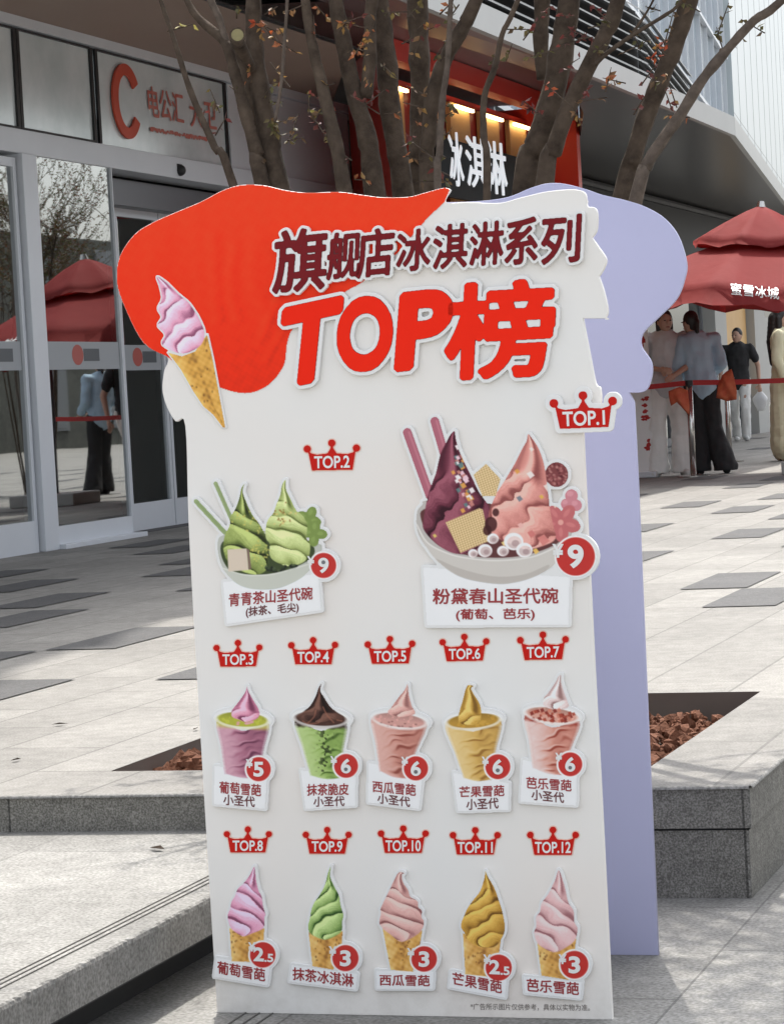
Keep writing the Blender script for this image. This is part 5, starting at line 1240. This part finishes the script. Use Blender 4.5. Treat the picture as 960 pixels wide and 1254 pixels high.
def person(loc,rz,label,H,skin,top_m,leg_m,hair_m,shoe_m,J,hair='short',wide=False,dress=False,sleeve='short',shoulder=.19,lean=0):
    p=empty('person',loc,rz); tag(p,label,'person'); k_=H/1.70
    V3=lambda t: Vector(t)*k_
    D=dict(an=[(-.10,.0,.07),(.10,.0,.07)],kn=[(-.10,-.02,.48),(.10,-.02,.48)],hp=[(-.085,0,.90),(.085,0,.90)],sh=[(-shoulder,0,1.39),(shoulder,0,1.39)],el=[(-.24,.02,1.12),(.24,.02,1.12)],wr=[(-.25,-.06,.88),(.25,-.06,.88)],toe=[(-.12,-.15,.03),(.12,-.15,.03)],hd=(0,-.02,1.575),face=0.)
    D.update(J); sk=skin
    hd=V3(D['hd']); ct=V3((D['hd'][0]*.55,0,1.30)); wa=V3((D['hd'][0]*.25,0,1.05))
    bm=Blobs()
    # head, neck, torso, limbs as one body
    fr=Matrix.Rotation(D['face'],3,'Z')
    blob(bm,hd,(.073*k_,.090*k_,.108*k_)); blob(bm,hd+fr@V3((0,-.018,-.05)),(.052*k_,.062*k_,.06*k_))
    blob(bm,hd+fr@V3((0,-.092,-.012)),(.012*k_,.018*k_,.022*k_))
    for s_ in (-1,1): blob(bm,hd+fr@V3((s_*.074,.008,-.01)),(.010*k_,.020*k_,.030*k_))
    limb(bm,[hd+V3((0,.02,-.07)),ct+V3((0,.01,.13))],[.048*k_,.055*k_])
    for a,b in ((ct,(.15,.10,.15)),(wa,(.125,.09,.13)),(V3((0,0,.93)),(.15,.105,.12))): blob(bm,a,tuple(q*k_ for q in b))
    for i in (0,1):
        sg=(-1,1)[i]; S_,E_,W_=V3(D['sh'][i]),V3(D['el'][i]),V3(D['wr'][i])
        limb(bm,[ct+V3((sg*.08,0,.05)),S_],[.07*k_,.052*k_]); limb(bm,[S_,E_,W_],[.050*k_,.038*k_,.026*k_])
        d=(W_-E_).normalized(); side=d.cross(Vector((0,1,0))).normalized() if abs(d.y)<.9 else Vector((1,0,0)); up=side.cross(d)
        pc=W_+d*.05*k_; blob(bm,pc,(.030*k_,.030*k_,.036*k_)); limb(bm,[W_,pc+d*.03*k_],[.024*k_,.026*k_])
        for f_,L_ in ((-1.5,.062),(-.5,.076),(.5,.070),(1.5,.054)):
            a=pc+d*.035*k_+side*f_*.0165*k_; b=a+d*L_*.5*k_; c_=b+(d*.7+up*.7).normalized()*L_*.5*k_; limb(bm,[a,b,c_],[.0095*k_,.009*k_,.008*k_])
        a=pc+side*-.028*k_; limb(bm,[a,a+(d*.5-side*.8).normalized()*.032*k_,a+(d*.9-side*.5).normalized()*.055*k_],[.012*k_,.0105*k_,.009*k_])
        limb(bm,[V3(D['hp'][i]),V3(D['kn'][i]),V3(D['an'][i])],[.085*k_,.055*k_,.038*k_])
    fuse('body',bm,sk,p,.008,3)
    # face
    for s_ in (-1,1):
        bm=Blobs(); blob(bm,hd+fr@V3((s_*.030,-.083,.008)),(.011*k_,.006*k_,.006*k_)); obj('eye',bm.mesh('eye'),M['black'],p)
    bm=Blobs(); blob(bm,hd+fr@V3((0,-.079,-.058)),(.022*k_,.006*k_,.006*k_)); obj('mouth',bm.mesh('mouth'),M['lip'],p)
    # hair
    bm=Blobs(); blob(bm,hd+fr@V3((0,.018,.030)),(.083*k_,.092*k_,.098*k_))
    if hair=='bob': limb(bm,[hd+fr@V3((-.06,.03,.02)),hd+fr@V3((-.062,.02,-.10))],[.034*k_,.03*k_]); limb(bm,[hd+fr@V3((.06,.03,.02)),hd+fr@V3((.062,.02,-.10))],[.034*k_,.03*k_]); blob(bm,hd+fr@V3((0,.05,-.05)),(.07*k_,.045*k_,.09*k_))
    if hair=='tied': blob(bm,hd+fr@V3((0,.06,-.02)),(.065*k_,.05*k_,.08*k_)); limb(bm,[hd+fr@V3((.0,.10,.0)),hd+fr@V3((.02,.125,-.10))],[.036*k_,.022*k_])
    if hair=='long':
        limb(bm,[hd+fr@V3((0,.06,0)),hd+fr@V3((0,.09,-.25)),hd+fr@V3((.0,.10,-.48))],[.085*k_,.085*k_,.05*k_]); limb(bm,[hd+fr@V3((.06,.0,0)),hd+fr@V3((.09,-.02,-.25))],[.04*k_,.03*k_]); limb(bm,[hd+fr@V3((-.06,.02,0)),hd+fr@V3((-.09,.02,-.28))],[.04*k_,.03*k_])
    # keep the face clear
    ho=fuse('hair',bm,hair_m,p,.009,3)
    me=ho.data; 
    for v in me.vertices:
        q=fr.inverted()@(v.co-hd)
        if q.y<-.045*k_ and q.z<.055*k_: v.co=hd+fr@Vector((q.x*.86,-.045*k_+(q.y+.045*k_)*.2,q.z))
    # clothes
    bm=Blobs()
    if dress:
        limb(bm,[ct+V3((0,0,.04)),wa,V3((0,0,.80)),V3((0,0,.45)),V3((0,0,.20))],[.165*k_,.145*k_,.20*k_,.22*k_,.235*k_],.72)
    else:
        limb(bm,[ct+V3((0,0,.03)),wa+V3((0,0,.02)),V3((0,0,.93))],[.172*k_,.158*k_,.175*k_],.72)
    for i in (0,1):
        S_,E_,W_=V3(D['sh'][i]),V3(D['el'][i]),V3(D['wr'][i]); limb(bm,[ct+V3(((-1,1)[i]*.07,0,.06)),S_],[.088*k_,.068*k_])
        e=E_ if sleeve=='long' else S_.lerp(E_,.62); limb(bm,[S_,e],[.068*k_,.064*k_])
        if sleeve=='long': limb(bm,[E_,E_.lerp(W_,.9)],[.062*k_,.05*k_])
    top=fuse('dress' if dress else 'shirt',bm,top_m,p,.012,4); crumple(top,.008 if dress else .012,H*7+loc[0])
    if not dress:
        bm=Blobs(); blob(bm,V3((0,0,.93)),(.165*k_,.118*k_,.10*k_)); 
        for i in (0,1):
            h_,kn,an=V3(D['hp'][i]),V3(D['kn'][i]),V3(D['an'][i])+V3((0,0,.0))
            rr=(.108,.098,.125) if wide else (.098,.078,.068)
            limb(bm,[h_,kn,an],[q*k_ for q in rr],.85)
        o=fuse('trousers',bm,leg_m,p,.012,4); crumple(o,.012,loc[0]*3)
        for v in o.data.vertices: v.co.z=max(v.co.z,.035*k_)
    for i in (0,1):
        bm=Blobs(); a,t=V3(D['an'][i]),V3(D['toe'][i]); a=Vector((a.x,a.y+.03*k_,.038*k_)); limb(bm,[a,Vector((t.x,t.y,.034*k_))],[.042*k_,.036*k_]); 
        o=fuse('shoe',bm,shoe_m,p,.010,2)
        for v in o.data.vertices: v.co.z=max(v.co.z,.002)
    return p
M['lip']=mat('lips',(.35,.11,.10),.5); M['skin']=mat('skin',(.50,.31,.23),.55,noise=(8,(.46,.28,.205),.3)); M['hair']=mat('black hair',(.014,.012,.011),.5,noise=(60,(.03,.026,.024),.4))
M['tee']=mat('pale grey tee',(.64,.64,.65),.85,noise=(9,(.44,.44,.45),.4),bump=(9,.5,.02)); M['white_c']=mat('white trousers',(.80,.80,.77),.85,noise=(5,(.72,.72,.70),.4),bump=(7,.5,.03))
M['blue_c']=mat('pale blue shirt',(.42,.56,.68),.85,noise=(8,(.36,.49,.61),.4),bump=(8,.6,.03)); M['black_c']=mat('black cloth',(.018,.018,.02),.85,bump=(7,.5,.03)); M['yel_c']=mat('pale yellow dress',(.70,.66,.46),.85,noise=(4,(.63,.59,.41),.4),bump=(6,.6,.04))
M['shoe_w']=mat('white shoes',(.6,.6,.58),.6)
f1=onZ(821,583,ZP); person((f1.x,f1.y,ZP),R(12),'person in a pale grey tee and wide white trousers behind the belt, arms folded forward',1.70,M['skin'],M['tee'],M['white_c'],M['hair'],M['shoe_w'],dict(el=[(-.27,-.05,1.12),(.26,-.05,1.12)],wr=[(-.06,-.24,1.08),(.10,-.25,1.02)],hd=(.02,-.03,1.56),an=[(-.13,0,.07),(.13,-.02,.07)],kn=[(-.12,-.02,.48),(.12,-.03,.48)],toe=[(-.17,-.14,.03),(.17,-.16,.03)],face=R(20)),'bob',True)
bm=Blobs()
f2=onZ(864,581,ZP); person((f2.x,f2.y,ZP),R(205),'person in a loose pale blue shirt and black flared trousers, turned away',1.66,M['skin'],M['blue_c'],M['black_c'],M['hair'],M['black_c'],dict(an=[(-.20,.06,.07),(.05,-.05,.07)],kn=[(-.10,0,.48),(.05,-.05,.48)],toe=[(-.24,-.10,.03),(.05,-.2,.03)],hd=(.08,-.04,1.57),el=[(-.21,.02,1.13),(.24,-.04,1.12)],wr=[(-.14,-.20,1.0),(.12,-.24,1.02)],face=R(30)),'tied',True,sleeve='long',shoulder=.165)
f3=onY(908,541,38.5); f3.z=ZP; person((f3.x,f3.y,ZP),R(8),'person in a black tee and white trousers carrying a white bag, walking farther back',1.74,M['skin'],M['black_c'],M['white_c'],M['hair'],M['shoe_w'],dict(an=[(-.07,.16,.10),(.08,-.12,.07)],kn=[(-.09,.02,.49),(.09,-.14,.48)],toe=[(-.08,.02,.03),(.10,-.27,.03)],wr=[(-.27,-.10,.90),(.30,-.02,.86)],el=[(-.26,.03,1.12),(.29,.06,1.12)],face=R(-25)),'short',False)
f4=onY(962,567,28.4); person((f4.x,f4.y,ZP),R(95),'person with long black hair in a pale yellow dress at the right edge',1.72,M['skin'],M['yel_c'],M['yel_c'],M['hair'],M['black_c'],dict(),'long',False,dress=True,sleeve='long')
def copy_person(src,loc,rz,label):
    r_=src.copy(); COL.objects.link(r_); r_.location=loc; r_.rotation_euler=(0,0,rz); r_['label']=label
    for ch_ in list(src.children):
        c_=ch_.copy(); COL.objects.link(c_); c_.parent=r_; c_.matrix_parent_inverse=Matrix.Identity(4)
PE=[o_ for o_ in COL.objects if o_.type=='EMPTY' and o_.name.startswith('person')]
copy_person(PE[2],(-4.0,26.3,ZP),R(-60),'person in a black tee out to the right, mirrored in the doors')
copy_person(PE[1],(-3.3,27.0,ZP),R(120),'person in a blue shirt out to the right, mirrored in the doors')
# bag in the hand of the man in black
bg_=bmesh.new(); hb=Vector((f3.x,f3.y,ZP))+Matrix.Rotation(R(8),3,'Z')@Vector((.31,-.03,.60))
for i in range(7):
    t=i/6; pass
def sack(bm,c,w_,d,h):
    rings=[]
    for j in range(9):
        t=j/8; rr=(.55+.75*math.sin(min(t*1.25,1)*math.pi*.55))*(1-.75*max(0,t-.65)/.35); ring=[]
        for q in range(16):
            a=q/16*6.2832; ring.append(bm.verts.new(c+Vector((math.cos(a)*w_*rr*(1+.06*math.sin(a*5+j)),math.sin(a)*d*rr,-h/2+h*t))))
        rings.append(ring)
    for a,b in zip(rings,rings[1:]):
        for q in range(16): bm.faces.new((a[q],a[(q+1)%16],b[(q+1)%16],b[q]))
    bm.faces.new(rings[0][::-1]); bm.faces.new(rings[-1])
sack(bg_,hb,.09,.05,.30); tube(bg_,[hb+Vector((0,0,.14)),hb+Vector((0,0,.24))],.008,6)
tag(obj('carrier_bag',bg_,mat('white plastic bag',(.66,.66,.66),.5),smooth=True),'white plastic carrier bag hanging from the hand of the person in black','bag')
# fallen leaves on the paving
bm=bmesh.new()
random.seed(5)
for px_,py_,z in ((74,889,ZP),(20,933,ZP),(240,895,ZP),(193,1042,ZT)):
    q=onZ(px_,py_,z); a=random.uniform(0,6); d=Vector((math.cos(a),math.sin(a)*.6,0))*.03; n=Vector((-d.y,d.x,0))*.4
    b2=bmesh.new(); b2.faces.new([b2.verts.new(q+v) for v in (-d+Vector((0,0,.006)),n+Vector((0,0,.012)),d+Vector((0,0,.006)),-n+Vector((0,0,.008)))]); bmesh.ops.solidify(b2,geom=b2.faces[:],thickness=.0015)
    tag(obj('fallen_leaf',b2,M['soil']),'dark dry leaf lying on the '+('plaza paving' if z==ZP else 'step tread')+{74:', farther from the edge at left',20:' near the step edge at far left',240:' beside the tree pit',193:' below the plaza edge'}[px_],'leaf',group='fallen leaves')
bm.free()
